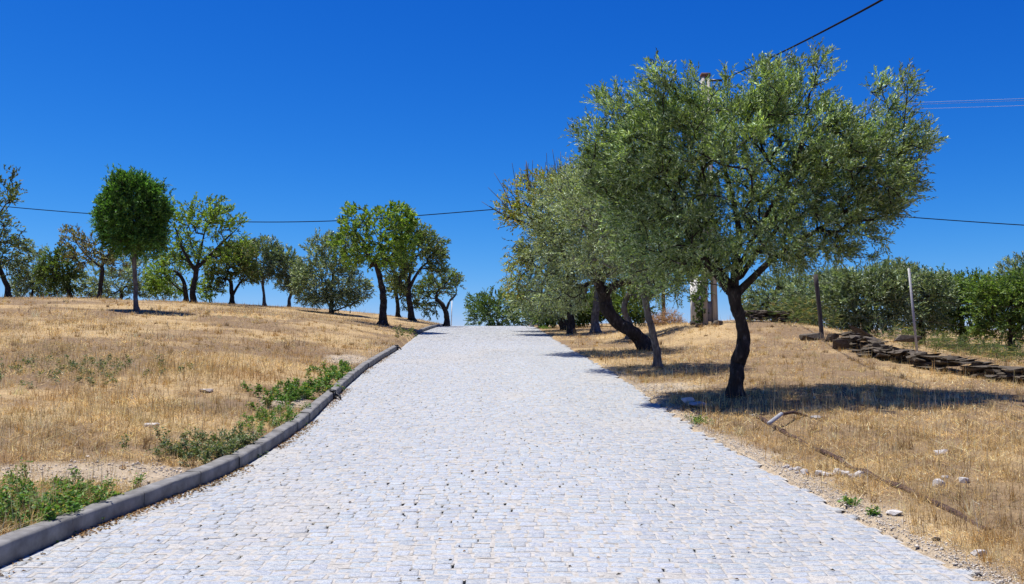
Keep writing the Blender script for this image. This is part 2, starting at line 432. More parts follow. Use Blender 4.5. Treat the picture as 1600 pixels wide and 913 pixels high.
# ------------------------------------------------------------------ road of granite setts
PITCH_S = 0.125
def build_road():
    rng = np.random.default_rng(7)
    # bed sheet
    ys = np.concatenate([np.arange(-6, 30, 0.4), np.arange(30, 100, 1.0)])
    tt = np.linspace(0, 1, 25)
    X = XL(ys)[:, None] * (1 - tt) + XR(ys)[:, None] * tt
    Y = np.repeat(ys[:, None], 25, 1)
    Z = road_z(X, Y) - 0.045
    V = np.stack([X, Y, Z], -1).reshape(-1, 3)
    i, j = np.meshgrid(np.arange(len(ys) - 1), np.arange(24), indexing='ij')
    Q = np.stack([i * 25 + j, i * 25 + j + 1, (i + 1) * 25 + j + 1, (i + 1) * 25 + j], -1).reshape(-1, 4)
    road = tag(np_mesh('road', V, Q, M['soil']), kind='structure')
    # setts, row by row
    cx, cy, wx, wy, gx = [], [], [], [], []
    y = 3.6
    while y < 76:
        rp = PITCH_S * rng.uniform(0.93, 1.08)
        xl, xr = float(XL(y)) + 0.01, float(XR(y)) + rng.uniform(-0.05, 0.03)
        n = int((xr - xl) / 0.1) + 3
        w = rng.uniform(0.105, 0.155, n)
        e = np.concatenate([[0], np.cumsum(w)]) + xl - rng.uniform(0, 0.06)
        e[0] = xl
        k = np.nonzero(e[1:] <= xr)[0]
        g = np.clip(rng.normal(0.010, 0.004, len(k)), 0.003, 0.024)
        a, b = e[k], e[k + 1]
        cx.append((a + b - g) / 2); wx.append(b - a - g); gx.append(g)
        cy.append(np.full(len(k), y + rp / 2)); wy.append(np.full(len(k), rp))
        y += rp
    cx, cy, wx, wy, gx = map(np.concatenate, (cx, cy, wx, wy, gx))
    # rows bow gently across the road
    cyb = cy + 0.10 * np.sin(cx * 0.9 + cy * 0.05) + 0.04 * np.sin(cx * 2.3 + cy * 0.3)
    N = len(cx)
    gy = np.clip(rng.normal(0.011, 0.004, N), 0.004, 0.024)
    hx, hy = wx / 2, (wy - gy) / 2
    top = rng.normal(0, 0.0016, N)
    sx = np.array([-1, 1, 1, -1]); sy = np.array([-1, -1, 1, 1])
    jit = lambda s: rng.normal(0, s, (N, 4))
    jx = jit(0.005); jy = jit(0.0045)
    def ring(inset, dz, tilt):
        x = cx[:, None] + sx * (hx - inset)[:, None] + jx
        yy = cyb[:, None] + sy * (hy - inset)[:, None] + jy
        z = road_z(x, yy) + (top + dz)[:, None] + tilt
        return np.stack([x, yy, z], -1)
    tilt = rng.normal(0, 0.0013, (N, 4))
    ins = rng.uniform(0.008, 0.018, N)
    r0 = ring(np.zeros(N), -0.045, 0); r1 = ring(np.zeros(N) + 0.001, -0.0016, 0); r2 = ring(ins, 0, tilt)
    Vall = np.concatenate([r0, r1, r2], 1)           # N,12,3
    base = np.array([0.357, 0.390, 0.424]) * rng.normal(1, 0.06, (N, 1))
    base += rng.normal(0, 0.004, (N, 3))
    tracks = 0.05 * np.exp(-((cx - (XL(cyb) + XR(cyb)) / 2 - 0.85) / 0.35) ** 2) + 0.05 * np.exp(-((cx - (XL(cyb) + XR(cyb)) / 2 + 0.85) / 0.35) ** 2)
    base *= (0.88 + 0.24 * fbm(cx * 0.45, cyb * 0.25, 79, 3) + tracks)[:, None]
    warm = rng.random(N) < 0.03
    base[warm] = np.array([0.44, 0.415, 0.37]) * rng.normal(1, 0.06, (warm.sum(), 1))
    # a few old sandy stains
    st = sstep(0.62, 0.74, fbm(cx * 0.55, cyb * 0.4, 77, 3))[:, None] * 0.5
    sandc = np.array([0.43, 0.42, 0.385])
    base = base * (1 - st) + np.array([0.47, 0.44, 0.39]) * st
    Call = np.repeat(base[:, None, :], 12, 1)
    mixs = rng.uniform(0.5, 1.0, (N, 4, 1)); Call[:, 4:8] = Call[:, 4:8] * (1 - mixs) + sandc * mixs
    mixt = np.clip(rng.normal(0.05, 0.28, (N, 4, 1)), 0, 0.85); Call[:, 8:12] = Call[:, 8:12] * (1 - mixt) + sandc * mixt
    k = np.arange(4); k2 = (k + 1) % 4
    faces = np.concatenate([np.stack([k, k2, k2 + 4, k + 4], 1), np.stack([k + 4, k2 + 4, k2 + 8, k + 8], 1), [[8, 9, 10, 11]]])
    # which setts show largest in the photo: nearest rows inside the frame
    dep = cyb * cp + (P(cyb) - 1.5) * sp
    px = PCX + cx / dep * F_PX
    vv = (-(cyb) * sp + (P(cyb) - 1.5) * cp) / dep
    py = PCY - vv * F_PX
    vis = (px > 5) & (px < 1595) & (py < 905)
    order = np.argsort(np.where(vis, dep, 1e9))
    near = order[:300]
    rest = np.setdiff1d(np.arange(N), near)
    for q in near:
        o = np_mesh('sett', Vall[q], faces, M['sett'], road, Call[q], origin=(cx[q], cyb[q], float(P(cyb[q]))))
    nr = len(rest)
    V = Vall[rest].reshape(-1, 3); C = Call[rest].reshape(-1, 3)
    Fq = (faces[None] + (np.arange(nr) * 12)[:, None, None])
    far = cyb[rest] > 36
    Fq = np.concatenate([Fq[~far].reshape(-1, 4), Fq[far][:, 4:].reshape(-1, 4)])
    tag(np_mesh('sett_paving', V, Fq, M['sett'], road, C), kind='stuff')
    # sand in the joints: one pad right of and one pad behind each sett, some washed out
    wash = fbm(cx * 0.9, cyb * 0.6, 91, 3)
    leftish = sstep(0.6, -2.6, cx) * 0.16
    keep_h = rng.random(N) > 0.012 + 0.16 * sstep(0.54, 0.72, wash) + leftish
    keep_b = rng.random(N) > 0.006 + 0.04 * sstep(0.5, 0.72, wash)
    dz = -np.abs(rng.normal(0.0012, 0.0009, N))
    def pads(x0, x1, y0, y1, sel, low):
        x = np.stack([x0, x1, x1, x0], 1)[sel]; yy = np.stack([y0, y0, y1, y1], 1)[sel]
        z = road_z(x, yy) + (low)[sel][:, None] + rng.normal(0, 0.001, x.shape)
        return np.stack([x, yy, z], -1).reshape(-1, 3), np.arange(sel.sum() * 4).reshape(-1, 4)
    ha = cx + hx
    e = 0.012
    A = pads(ha - e, ha + gx + e, cyb - hy, cyb + hy, keep_h, dz)
    B = pads(cx - hx - e, ha + e, cyb + hy - e, cyb + hy + gy + e, keep_b, dz - 0.0007)
    V, Q = join([A, B])
    tag(np_mesh('joint_sand', V, Q, M['sand'], road), kind='stuff')
    return road
road = build_road()

# ------------------------------------------------------------------ kerbs
def build_kerb(y0, y1, label):
    root = empty('kerb', (float(XL(y0)), y0, float(P(y0))))
    tag(root, kind='structure')
    rng = np.random.default_rng(int(y0 * 10))
    y = y0
    while y < y1 - 0.3:
        ln = min(1.0, y1 - y)
        a = y + 0.003; b = y + ln - 0.003
        n = 5
        yy = np.linspace(a, b, n)
        xo = rng.normal(0, 0.004); zo = rng.normal(0, 0.0035)
        rings = []
        for q in yy:
            x1 = float(XL(q)) - 0.004 + xo; x0 = x1 - KW
            z = float(P(q)) + zo
            prof = [(x1, -0.10), (x1, KH - 0.022), (x1 - 0.006, KH - 0.007), (x1 - 0.022, KH), (x0 + 0.01, KH), (x0, KH - 0.01), (x0, -0.10)]
            rings.append([(px_ , q, z + pz_) for px_, pz_ in prof])
        V = np.array(rings).reshape(-1, 3) + rng.normal(0, 0.002, (n * 7, 3)); s = 7
        Q = [[i * s + j, i * s + (j + 1) % s, (i + 1) * s + (j + 1) % s, (i + 1) * s + j] for i in range(n - 1) for j in range(s)]
        for e_ in (0, n - 1):
            o = e_ * s
            caps = [[o, o + 1, o + 5, o + 6], [o + 1, o + 2, o + 3, o + 5], [o + 3, o + 4, o + 5, o + 5]]
            for c in caps[:2]: Q.append(c)
            Q.append([o + 3, o + 4, o + 5, o + 3])
        Q = [q for q in Q if len(set(q)) == 4]
        ob = np_mesh('kerb_stone', V, np.array(Q), M['kerb'], root, origin=(float(XL(y)), y, float(P(y))))
        y += ln
    return root
build_kerb(2.0, 30.1, 'near')
build_kerb(41.0, 72.0, 'far')

# ------------------------------------------------------------------ foliage tools
def unit(a): return a / (np.linalg.norm(a, axis=-1, keepdims=True) + 1e-9)

def leaf_cards(pos, dirs, L, W, rng, cols, up=0.5, fold=0.12):
    """folded two-triangle leaves; pos, dirs (n,3)"""
    n = len(pos)
    nrm = rng.normal(0, 1, (n, 3)); nrm[:, 2] = np.abs(nrm[:, 2]) + up
    side = unit(np.cross(dirs, nrm)); nn = unit(np.cross(side, dirs))
    l = (L * rng.uniform(0.7, 1.25, n))[:, None]; w = (W * rng.uniform(0.75, 1.25, n))[:, None] / 2
    b = pos; t = pos + dirs * l - nn * l * 0.08
    m = pos + dirs * l * 0.48
    V = np.stack([b, m + side * w + nn * w * fold * 4, t, m - side * w + nn * w * fold * 4], 1).reshape(-1, 3)
    k = (np.arange(n) * 4)[:, None]
    T = np.concatenate([k + [[0, 1, 2]], k + [[0, 2, 3]]])
    return V, T, np.repeat(cols, 4, 0)

def pick_cols(pal, n, rng, jitter=0.18):
    w = np.array([p[0] for p in pal], float); w /= w.sum()
    c = np.array([p[1] for p in pal])[rng.choice(len(pal), n, p=w)]
    return np.clip(c * rng.normal(1, jitter, (n, 1)), 0.004, 0.9)

PAL = {
    'olive': [(3, (0.040, 0.066, 0.026)), (4, (0.080, 0.116, 0.046)), (1.7, (0.20, 0.245, 0.16)), (2.0, (0.14, 0.19, 0.045))],
    'olive_silver': [(2, (0.055, 0.082, 0.036)), (4, (0.11, 0.145, 0.066)), (2.6, (0.24, 0.28, 0.19)), (2.4, (0.18, 0.21, 0.06))],
    'olive_far': [(3, (0.05, 0.075, 0.040)), (4, (0.095, 0.125, 0.065)), (1.6, (0.19, 0.225, 0.15)), (1, (0.13, 0.16, 0.06))],
    'pear': [(3, (0.062, 0.120, 0.018)), (4, (0.115, 0.185, 0.026)), (2, (0.19, 0.25, 0.042))],
    'green': [(3, (0.05, 0.095, 0.018)), (4, (0.10, 0.155, 0.030)), (1, (0.17, 0.21, 0.05))],
    'round': [(3, (0.022, 0.060, 0.012)), (4, (0.042, 0.100, 0.020)), (1, (0.075, 0.145, 0.035))],
    'brown': [(3, (0.115, 0.090, 0.040)), (3, (0.085, 0.105, 0.040)), (2, (0.15, 0.125, 0.05)), (1, (0.05, 0.06, 0.03))],
    'mixed': [(4, (0.075, 0.112, 0.038)), (2, (0.125, 0.155, 0.05)), (0.8, (0.14, 0.11, 0.045)), (2, (0.045, 0.072, 0.025))],
    'yellow': [(3, (0.27, 0.23, 0.025)), (4, (0.14, 0.175, 0.03)), (1, (0.20, 0.13, 0.03)), (2, (0.08, 0.12, 0.025))],
    'dark': [(3, (0.035, 0.065, 0.016)), (3, (0.070, 0.11, 0.028)), (1, (0.12, 0.16, 0.04))],
    'red': [(3, (0.26, 0.15, 0.10)), (2, (0.34, 0.22, 0.15)), (1, (0.14, 0.08, 0.06))],
}

def build_tree(name, label, cat, group, d, trunk, blobs, n_tips, leaf, pal, seed, limbs=(), bark='bark',
               depth=0.85, twigs=4, tw_len=(0.22, 0.45), leaves=11, upness=0.35, r_tip=0.005, bare_twigs=(), shell=0.55,
               base=None, matname='leaf', gnarl=0.12, yoff=0.0, trunk_reach=0.65, bright=1.7):
    """trunk: list of (px, py, radius m); blobs: (px, py, rx px, ry px) of the crown at distance d"""
    rng = np.random.default_rng(seed)
    if pal == 'olive_silver' and bright == 1.7: bright = 1.95
    if pal == 'olive_far' and bright == 1.7: bright = 2.3
    k = d / F_PX
    tp = np.array([list(at(p[0], p[1], d)) + [p[2]] for p in trunk])
    gz = float(H(tp[0, 0], tp[0, 1]))
    # stand on the ground
    if tp[0, 2] > gz - 0.05 or True:
        tp[0, 2] = gz - 0.12
    rootloc = (tp[0, 0], tp[0, 1], gz)
    root = tag(empty(name, rootloc), label, cat, group)
    n = max(10, int(np.ptp(tp[:, 2]) / 0.10) + len(tp) * 3)
    tr = spline(tp, n)
    tr[1:-1, 1] += 0.10 * gnarl / 0.12 * (noise2(np.arange(n)[1:-1] * 0.22, np.zeros(n - 2), seed) - 0.5) * 2 * tr[1:-1, 3] / 0.12
    rr = tr[:, 3].copy()
    h = tr[:, 2] - gz
    rr *= 1 + 0.55 * np.exp(-np.maximum(h, 0) / 0.13)
    V, Q = tube(tr[:, :3], rr, 14, gnarl, seed)
    trunk_o = np_mesh('trunk', V, Q, M[bark], root, smooth=True, origin=rootloc)
    # skeleton nodes
    pos = [p for p in tr[:, :3]]; par = [-1] + list(range(n - 1)); lev = [0] * n
    dirs = [v for v in unit(np.gradient(tr[:, :3], axis=0))]
    allow = list(np.arange(n) > n * trunk_reach)
    fixed_r = list(tr[:, 3])
    for lb in limbs:
        lp = np.array([list(at(p[0], p[1], d)) + [p[2]] for p in lb])
        off = lb[0][3] if len(lb[0]) > 3 else 0
        ls = spline(lp, max(6, int(np.linalg.norm(lp[-1, :3] - lp[0, :3]) / 0.12)))
        ls[:, 1] += np.linspace(0, off, len(ls))
        Pn = np.array(pos); st = int(np.argmin(np.linalg.norm(Pn - ls[0, :3], axis=1)))
        prev = st
        for q in ls[1:]:
            pos.append(q[:3]); par.append(prev); dirs.append(unit(q[:3] - pos[prev])); allow.append(True); fixed_r.append(q[3])
            prev = len(pos) - 1
    nfix = len(pos)
    # crown attraction points
    B = np.array([(b[0], b[1], b[2], b[3] if len(b) > 3 else b[2]) for b in blobs], float)
    x0 = (B[:, 0] - B[:, 2]).min(); x1 = (B[:, 0] + B[:, 2]).max(); cxp = (x0 + x1) / 2; hw = (x1 - x0) / 2
    ymid = (B[:, 1] * B[:, 2] * B[:, 3]).sum() / (B[:, 2] * B[:, 3]).sum()
    wgt = B[:, 2] * B[:, 3]; wgt = wgt / wgt.sum()
    bi = rng.choice(len(B), n_tips, p=wgt)
    a = rng.uniform(0, 2 * np.pi, n_tips); r = rng.random(n_tips) ** shell
    bx = B[bi, 0] + B[bi, 2] * r * np.cos(a); by = B[bi, 1] + B[bi, 3] * r * np.sin(a)
    t = np.clip((bx - cxp) / hw, -1, 1)
    half = np.sqrt(np.maximum(1 - t * t, 0.06)) * hw * k * depth
    # thin towards the blob rim so that the crown is rounded in depth as well
    half = half * np.sqrt(np.maximum(1.05 - r * r, 0.12))
    dy = rng.uniform(-1, 1, n_tips); dy = np.sign(dy) * np.abs(dy) ** 0.75 * half + yoff
    T = np.array([at(px, py, d) for px, py in zip(bx, by)]); T[:, 1] += dy
    gzt = H(T[:, 0], T[:, 1]); T[:, 2] = np.maximum(T[:, 2], gzt + 0.12)
    topn = tr[-1, :3]
    order = np.argsort(np.linalg.norm(T - topn, axis=1))
    tipnodes = []
    for q in order:
        p = T[q]
        Pn = np.array(pos); Dn = np.array(dirs)
        v = p - Pn; L = np.linalg.norm(v, axis=1) + 1e-6
        cosv = (v * Dn).sum(1) / L
        cost = L * (1.35 - 0.45 * cosv) + np.where(allow, 0, 50)
        s = int(np.argmin(cost))
        ln = L[s]; m = max(1, int(math.ceil(ln / 0.28)))
        c = Pn[s] + Dn[s] * ln * 0.35
        prev = s
        for e in range(1, m + 1):
            u = e / m
            w = (1 - u) ** 2 * Pn[s] + 2 * u * (1 - u) * c + u * u * p
            if e < m: w = w + rng.normal(0, 0.025 * min(ln, 1.5), 3)
            pos.append(w); par.append(prev); dirs.append(unit(w - np.array(pos[prev]))); allow.append(True); fixed_r.append(0)
            prev = len(pos) - 1
        tipnodes.append(prev)
    pos = np.array(pos); par = np.array(par); dirs = np.array(dirs); fixed_r = np.array(fixed_r)
    cnt = np.zeros(len(pos)); cnt[tipnodes] += 1
    for q in range(len(pos) - 1, 0, -1):
        cnt[par[q]] += cnt[q]
    rtop = trunk[-1][2]
    rad = r_tip + rtop * 0.95 * (cnt / max(1, n_tips)) ** 0.55
    rad = np.where(fixed_r > 0, fixed_r, np.minimum(rad, rtop))
    # branch tubes: each edge starts at its own ring, five sides
    ks = 5
    ed = np.arange(n, len(pos)); pa = par[ed]
    first = np.ones(len(pos), bool)
    ra = np.where(np.abs(rad[pa] - rad[ed]) < 0.5 * rad[pa], rad[pa], rad[ed] * 1.25)
    ang = np.linspace(0, 2 * np.pi, ks, endpoint=False)
    def rings(c, dv, r_):
        ref = np.where(np.abs(dv[:, 2:3]) > 0.9, np.array([[1.0, 0, 0]]), np.array([[0, 0, 1.0]]))
        A = unit(np.cross(dv, ref)); Bv = np.cross(dv, A)
        return c[:, None] + r_[:, None, None] * (np.cos(ang)[None, :, None] * A[:, None] + np.sin(ang)[None, :, None] * Bv[:, None])
    dpa = np.where((rad[pa] * 0.55 < rad[ed])[:, None], unit(dirs[pa] + dirs[ed]), dirs[ed])
    R0 = rings(pos[pa], dpa, ra); R1 = rings(pos[ed], dirs[ed], rad[ed])
    V = np.concatenate([R0, R1], 1).reshape(-1, 3)
    kk = np.arange(ks); k2 = (kk + 1) % ks
    fq = np.stack([kk, k2, k2 + ks, kk + ks], 1)
    Q = (fq[None] + (np.arange(len(ed)) * 2 * ks)[:, None, None]).reshape(-1, 4)
    bo = np_mesh('branches', V, Q, M[bark], None, smooth=True, origin=rootloc); bo.parent = trunk_o; bo.location = (0, 0, 0)
    if bare_twigs:
        parts = []
        for (ax, ay, bx_, by_) in bare_twigs:
            a0 = at(ax, ay, d) + [0, rng.normal(0, 0.4) + yoff, 0]; b0 = at(bx_, by_, d) + [0, rng.normal(0, 0.5) + yoff, 0]
            mid = (a0 + b0) / 2 + rng.normal(0, 0.06, 3)
            parts.append(tube(spline([list(a0), list(mid), list(b0)], 7), np.linspace(0.022, 0.009, 7), 4))
        V, Q = join(parts)
        np_mesh('bare_twigs', V, Q, M['twig'], root, origin=rootloc)
    # leafy twigs at every tip
    tips = pos[tipnodes]; nt_ = len(tips)
    cc = at(cxp, ymid, d); cc[1] += yoff
    outw = unit(tips - cc + 1e-6)
    S = np.repeat(tips, twigs, 0) + rng.normal(0, 0.05, (nt_ * twigs, 3))
    D = unit(0.75 * np.repeat(outw, twigs, 0) + np.array([0, 0, upness]) + rng.normal(0, 0.55, (nt_ * twigs, 3)))
    Ln = rng.uniform(*tw_len, nt_ * twigs)
    # random branch-to-branch tone so that clumps differ
    tone = np.clip(np.repeat(rng.normal(1, 0.24, nt_), twigs * leaves), .5, 1.7)[:, None]
    tpar = (np.tile(np.arange(leaves), nt_ * twigs) + rng.random(nt_ * twigs * leaves)) / leaves
    S2 = np.repeat(S, leaves, 0); D2 = np.repeat(D, leaves, 0); L2 = np.repeat(Ln, leaves)[:, None]
    Pp = S2 + D2 * L2 * tpar[:, None] - np.array([0, 0, 1.0]) * (tpar[:, None] ** 2) * L2 * 0.12
    per = rng.normal(0, 1, Pp.shape); per -= (per * D2).sum(1)[:, None] * D2
    ld = unit(D2 * 0.95 + unit(per) * 0.62)
    cols = pick_cols(PAL[pal], len(Pp), rng) * tone * bright
    V, Tq, Cc = leaf_cards(Pp, ld, leaf[0], leaf[1], rng, cols)
    np_mesh('crown', V, Tq, M[matname], root, Cc, origin=rootloc)
    return root

# ------------------------------------------------------------------ trees right of the road
def dep(px, py): return ground_at(px, py)[3]

d1 = dep(1150, 620)
build_tree('olive_tree', 'large spreading olive tree with a dark kinked trunk, nearest on the right verge', 'tree', None, d1,
    [(1149, 622, .135), (1149, 590, .12), (1155, 560, .125), (1162, 530, .115), (1158, 505, .105), (1149, 480, .105), (1146, 455, .12)],
    [(1000, 178, 64, 52), (930, 200, 28, 20), (1080, 175, 55, 38), (1165, 168, 62, 38), (1238, 150, 38, 40), (1215, 140, 40, 30), (1090, 260, 140, 90),
     (1235, 260, 130, 85), (1330, 265, 85, 65), (1385, 170, 28, 44), (1405, 230, 40, 44), (1310, 215, 26, 22), (1365, 305, 56, 34), (1050, 355, 100, 62),
     (1170, 350, 110, 52), (1280, 355, 80, 40), (1010, 270, 90, 85), (1090, 410, 55, 32), (1035, 425, 45, 30), (975, 250, 60, 50), (1240, 400, 50, 20), (1320, 385, 45, 30), (1165, 398, 60, 22), (1110, 395, 50, 24), (1365, 335, 40, 25)],
    1350, (.074, .0205), 'olive', 101,
    limbs=[[(1144, 462, .085, -.5), (1122, 435, .07), (1095, 405, .055), (1065, 360, .04), (1035, 300, .028)],
           [(1148, 458, .09, .3), (1150, 420, .075), (1158, 375, .06), (1150, 310, .045), (1130, 230, .03)],
           [(1150, 460, .08, -.6), (1172, 438, .065), (1200, 410, .055), (1235, 385, .042), (1290, 350, .03), (1350, 300, .02)],
           [(1152, 440, .06, .9), (1185, 395, .05), (1225, 350, .04), (1260, 290, .03), (1300, 230, .02)],
           [(1146, 450, .05, 1.0), (1110, 390, .04), (1050, 300, .03), (1000, 220, .02)],
           [(1150, 430, .05, -.9), (1180, 360, .04), (1230, 260, .03), (1240, 170, .02)]],
    twigs=10, leaves=13, tw_len=(.15, .36), upness=.55, shell=.6, depth=.6, bright=2.5)

d2 = dep(1028, 575)
build_tree('olive_tree', 'olive tree with a slim grey trunk leaning slightly left beside the thick leaning trunk', 'tree', None, d2,
    [(1029, 577, .10), (1026, 545, .085), (1018, 515, .08), (1012, 490, .078), (1008, 465, .08)],
    [(960, 330, 75, 65), (1010, 290, 60, 60), (1005, 380, 80, 45), (1050, 410, 45, 30), (940, 395, 55, 40), (900, 310, 40, 45), (965, 260, 45, 40), (1045, 450, 30, 18), (1000, 425, 45, 20)],
    800, (.08, .024), 'olive_silver', 102, bark='bark_grey',
    limbs=[[(1009, 470, .06, -.4), (990, 440, .05), (970, 390, .035), (950, 330, .02)],
           [(1009, 470, .055, .2), (1035, 452, .045), (1055, 440, .035), (1065, 425, .02)],
           [(1009, 468, .055, .6), (1005, 420, .04), (1000, 350, .03), (1005, 290, .02)]],
    twigs=4, leaves=10, upness=.4, depth=.8)

d3 = dep(1012, 548)
build_tree('olive_tree', 'olive with a thick black trunk leaning far left and bent back at its elbow', 'tree', None, d3,
    [(1018, 556, .22), (1001, 532, .20), (983, 516, .185), (963, 502, .19), (949, 484, .20), (944, 464, .185), (938, 447, .15)],
    [(900, 340, 60, 60), (935, 300, 50, 50), (870, 390, 50, 45), (920, 410, 55, 35), (860, 330, 40, 40), (960, 400, 40, 40), (890, 440, 40, 22), (880, 462, 40, 20), (1000, 425, 30, 20)],
    800, (.085, .026), 'olive_silver', 103,
    limbs=[[(944, 462, .14, -.3), (956, 449, .12), (972, 442, .105), (992, 441, .085), (1012, 436, .05)],
           [(942, 450, .13, .3), (936, 430, .11), (930, 400, .08), (915, 350, .05)],
           [(942, 452, .10, -.6), (928, 430, .08), (905, 400, .05), (880, 370, .03)]],
    twigs=4, leaves=10, upness=.35, depth=.8)

d4 = dep(928, 520)
build_tree('olive_tree', 'olive tree with a pale upright trunk just behind the elbow of the leaning one', 'tree', None, d4,
    [(931, 521, .20), (930, 500, .17), (932, 475, .16), (934, 450, .15), (930, 435, .13)],
    [(860, 400, 50, 45), (850, 450, 45, 30), (890, 370, 55, 50), (880, 320, 45, 45), (920, 390, 40, 40), (905, 280, 45, 30), (865, 472, 50, 22), (905, 462, 24, 20), (830, 470, 28, 20)],
    560, (.095, .030), 'olive_silver', 104, bark='bark_grey', twigs=4, leaves=10, depth=.8)

d6 = 41.0
rngt = np.random.default_rng(5)
bt = [(x, 305 + rngt.uniform(-15, 10), x + rngt.normal(0, 6), 240 + abs(x - 880) * .35 + rngt.uniform(-8, 24)) for x in rngt.uniform(822, 925, 40)]
bt += [(800, 330, 772, 268), (812, 325, 800, 255), (815, 350, 752, 312), (820, 345, 770, 330), (818, 350, 775, 358), (830, 300, 822, 252), (835, 300, 812, 262),
       (800, 335, 763, 296), (795, 330, 785, 283)]
build_tree('almond_tree', 'yellowing almond tree with bare twigs sticking up behind the roadside olives', 'tree', None, d6,
    [(893, 510, .17), (890, 480, .14), (878, 440, .12), (868, 405, .11)],
    [(815, 315, 32, 32), (838, 300, 30, 30), (858, 300, 32, 28), (800, 335, 22, 22), (848, 345, 38, 36), (815, 405, 22, 26), (803, 440, 16, 26), (826, 370, 20, 28), (890, 290, 40, 22)],
    300, (.13, .055), 'yellow', 106, twigs=3, leaves=8, tw_len=(.25, .5), depth=.7, bare_twigs=bt, matname='broad', r_tip=.006,
    limbs=[[(868, 405, .08, -.4), (850, 370, .06), (825, 352, .045), (790, 340, .03), (765, 325, .015)],
           [(868, 405, .08, .3), (860, 350, .06), (855, 300, .03)]])

d5 = 45.0
build_tree('olive_tree', 'low olive tree with a slanting twin trunk where the road meets the skyline', 'tree', None, d5,
    [(884, 508, .20), (876, 496, .18), (866, 484, .15), (858, 470, .12)],
    [(835, 430, 42, 36), (850, 465, 45, 26), (870, 430, 45, 45), (815, 455, 25, 24), (845, 395, 35, 30), (830, 482, 34, 16), (880, 478, 34, 18)],
    420, (.11, .036), 'olive_silver', 105, twigs=4, leaves=9, depth=.9,
    limbs=[[(878, 498, .12, .2), (868, 490, .12), (852, 482, .1), (842, 465, .06)]])
d7 = 50.0
build_tree('olive_tree', 'pale barked olive half hidden behind the leaning trunk, farther up the bank', 'tree', None, 34.0,
    [(985, 535, .15), (984, 510, .12), (975, 480, .10), (985, 455, .10)],
    [(985, 430, 50, 40), (1010, 400, 45, 45), (960, 380, 50, 50), (1000, 470, 26, 18)],
    340, (.10, .04), 'green', 107, bark='bark_grey', twigs=4, leaves=9, matname='broad')
build_tree('green_bush', 'dense round green bush rising beyond the crest of the road', 'bush', None, 72.0,
    [(778, 545, .16), (778, 530, .13), (778, 505, .10)],
    [(760, 490, 32, 28), (795, 488, 40, 30), (775, 475, 34, 20), (745, 480, 20, 22), (815, 495, 25, 30)],
    420, (.15, .07), 'dark', 108, twigs=4, leaves=9, tw_len=(.25, .5), depth=1.0, matname='broad', trunk_reach=.2)
build_tree('green_bush', 'dark green shrub filling the gap under the roadside olives, left of the leaning trunk', 'bush', None, 50.0,
    [(905, 515, .08), (905, 505, .07), (905, 495, .06)],
    [(880, 488, 34, 18), (915, 480, 34, 24), (850, 495, 22, 10), (940, 470, 22, 24)],
    420, (.16, .075), 'dark', 110, twigs=4, leaves=9, tw_len=(.2, .4), depth=.8, matname='broad', trunk_reach=.2)
build_tree('green_bush', 'dark green shrub behind the elbow of the leaning trunk', 'bush', None, 47.0,
    [(980, 515, .08), (980, 505, .07), (980, 495, .06)],
    [(970, 475, 26, 26), (998, 470, 22, 30), (985, 495, 30, 14)],
    220, (.13, .055), 'green', 111, twigs=4, leaves=9, tw_len=(.2, .4), depth=.8, matname='broad', trunk_reach=.2, bright=1.3)
build_tree('dry_shrub', 'small reddish brown dead shrub below the brown pole', 'bush', None, 40.0,
    [(1040, 512, .05), (1040, 506, .04), (1040, 500, .03)],
    [(1040, 500, 22, 11), (1030, 504, 14, 9), (1052, 505, 12, 8)],
    170, (.07, .012), 'red', 109, twigs=5, leaves=8, tw_len=(.15, .3), depth=1.0, bark='twig', matname='broad', trunk_reach=.2)

# ------------------------------------------------------------------ trees on the left hill
LG = 'trees along the hilltop on the left'
build_tree('pear_tree', 'tall thin pear tree cut by the left edge of the photo', 'tree', LG, 47.0,
    [(12, 470, .15), (10, 445, .12), (2, 425, .11), (-8, 400, .11)],
    [(-5, 310, 24, 42), (12, 290, 12, 26), (-15, 380, 45, 40), (18, 395, 26, 34), (-50, 340, 40, 50), (25, 415, 18, 18)],
    260, (.15, .07), 'mixed', 201, twigs=3, leaves=8, matname='broad', tw_len=(.2, .45))
build_tree('olive_tree', 'pale grey green olive bush low on the skyline beside the cut off pear', 'tree', LG, 58.0,
    [(50, 490, .12), (50, 470, .10), (52, 450, .09)],
    [(52, 415, 26, 30), (40, 435, 20, 26), (66, 440, 22, 24), (45, 455, 26, 14), (85, 455, 26, 14)],
    260, (.15, .052), 'olive_far', 202, twigs=4, leaves=8, trunk_reach=.4)
build_tree('olive_tree', 'dark green rounded tree on the skyline, second from the left edge', 'tree', LG, 54.0,
    [(108, 480, .13), (108, 455, .11), (106, 440, .10)],
    [(95, 415, 26, 28), (85, 440, 22, 22), (110, 430, 16, 24), (75, 425, 14, 20)],
    200, (.15, .07), 'dark', 203, twigs=4, leaves=8, matname='broad')
build_tree('fruit_tree', 'thin crowned tree with rusty brown leaves and a bare pale fork', 'tree', LG, 50.0,
    [(155, 472, .13), (157, 450, .11), (160, 425, .10), (158, 415, .09)],
    [(120, 385, 24, 24), (140, 395, 28, 22), (160, 385, 22, 24), (110, 370, 12, 14), (175, 410, 18, 16)],
    120, (.15, .07), 'brown', 204, bark='bark', twigs=3, leaves=7, matname='broad',
    limbs=[[(158, 418, .08, .2), (145, 408, .06), (130, 395, .04), (112, 372, .02)], [(158, 418, .07, -.2), (168, 405, .05), (176, 390, .03)]])
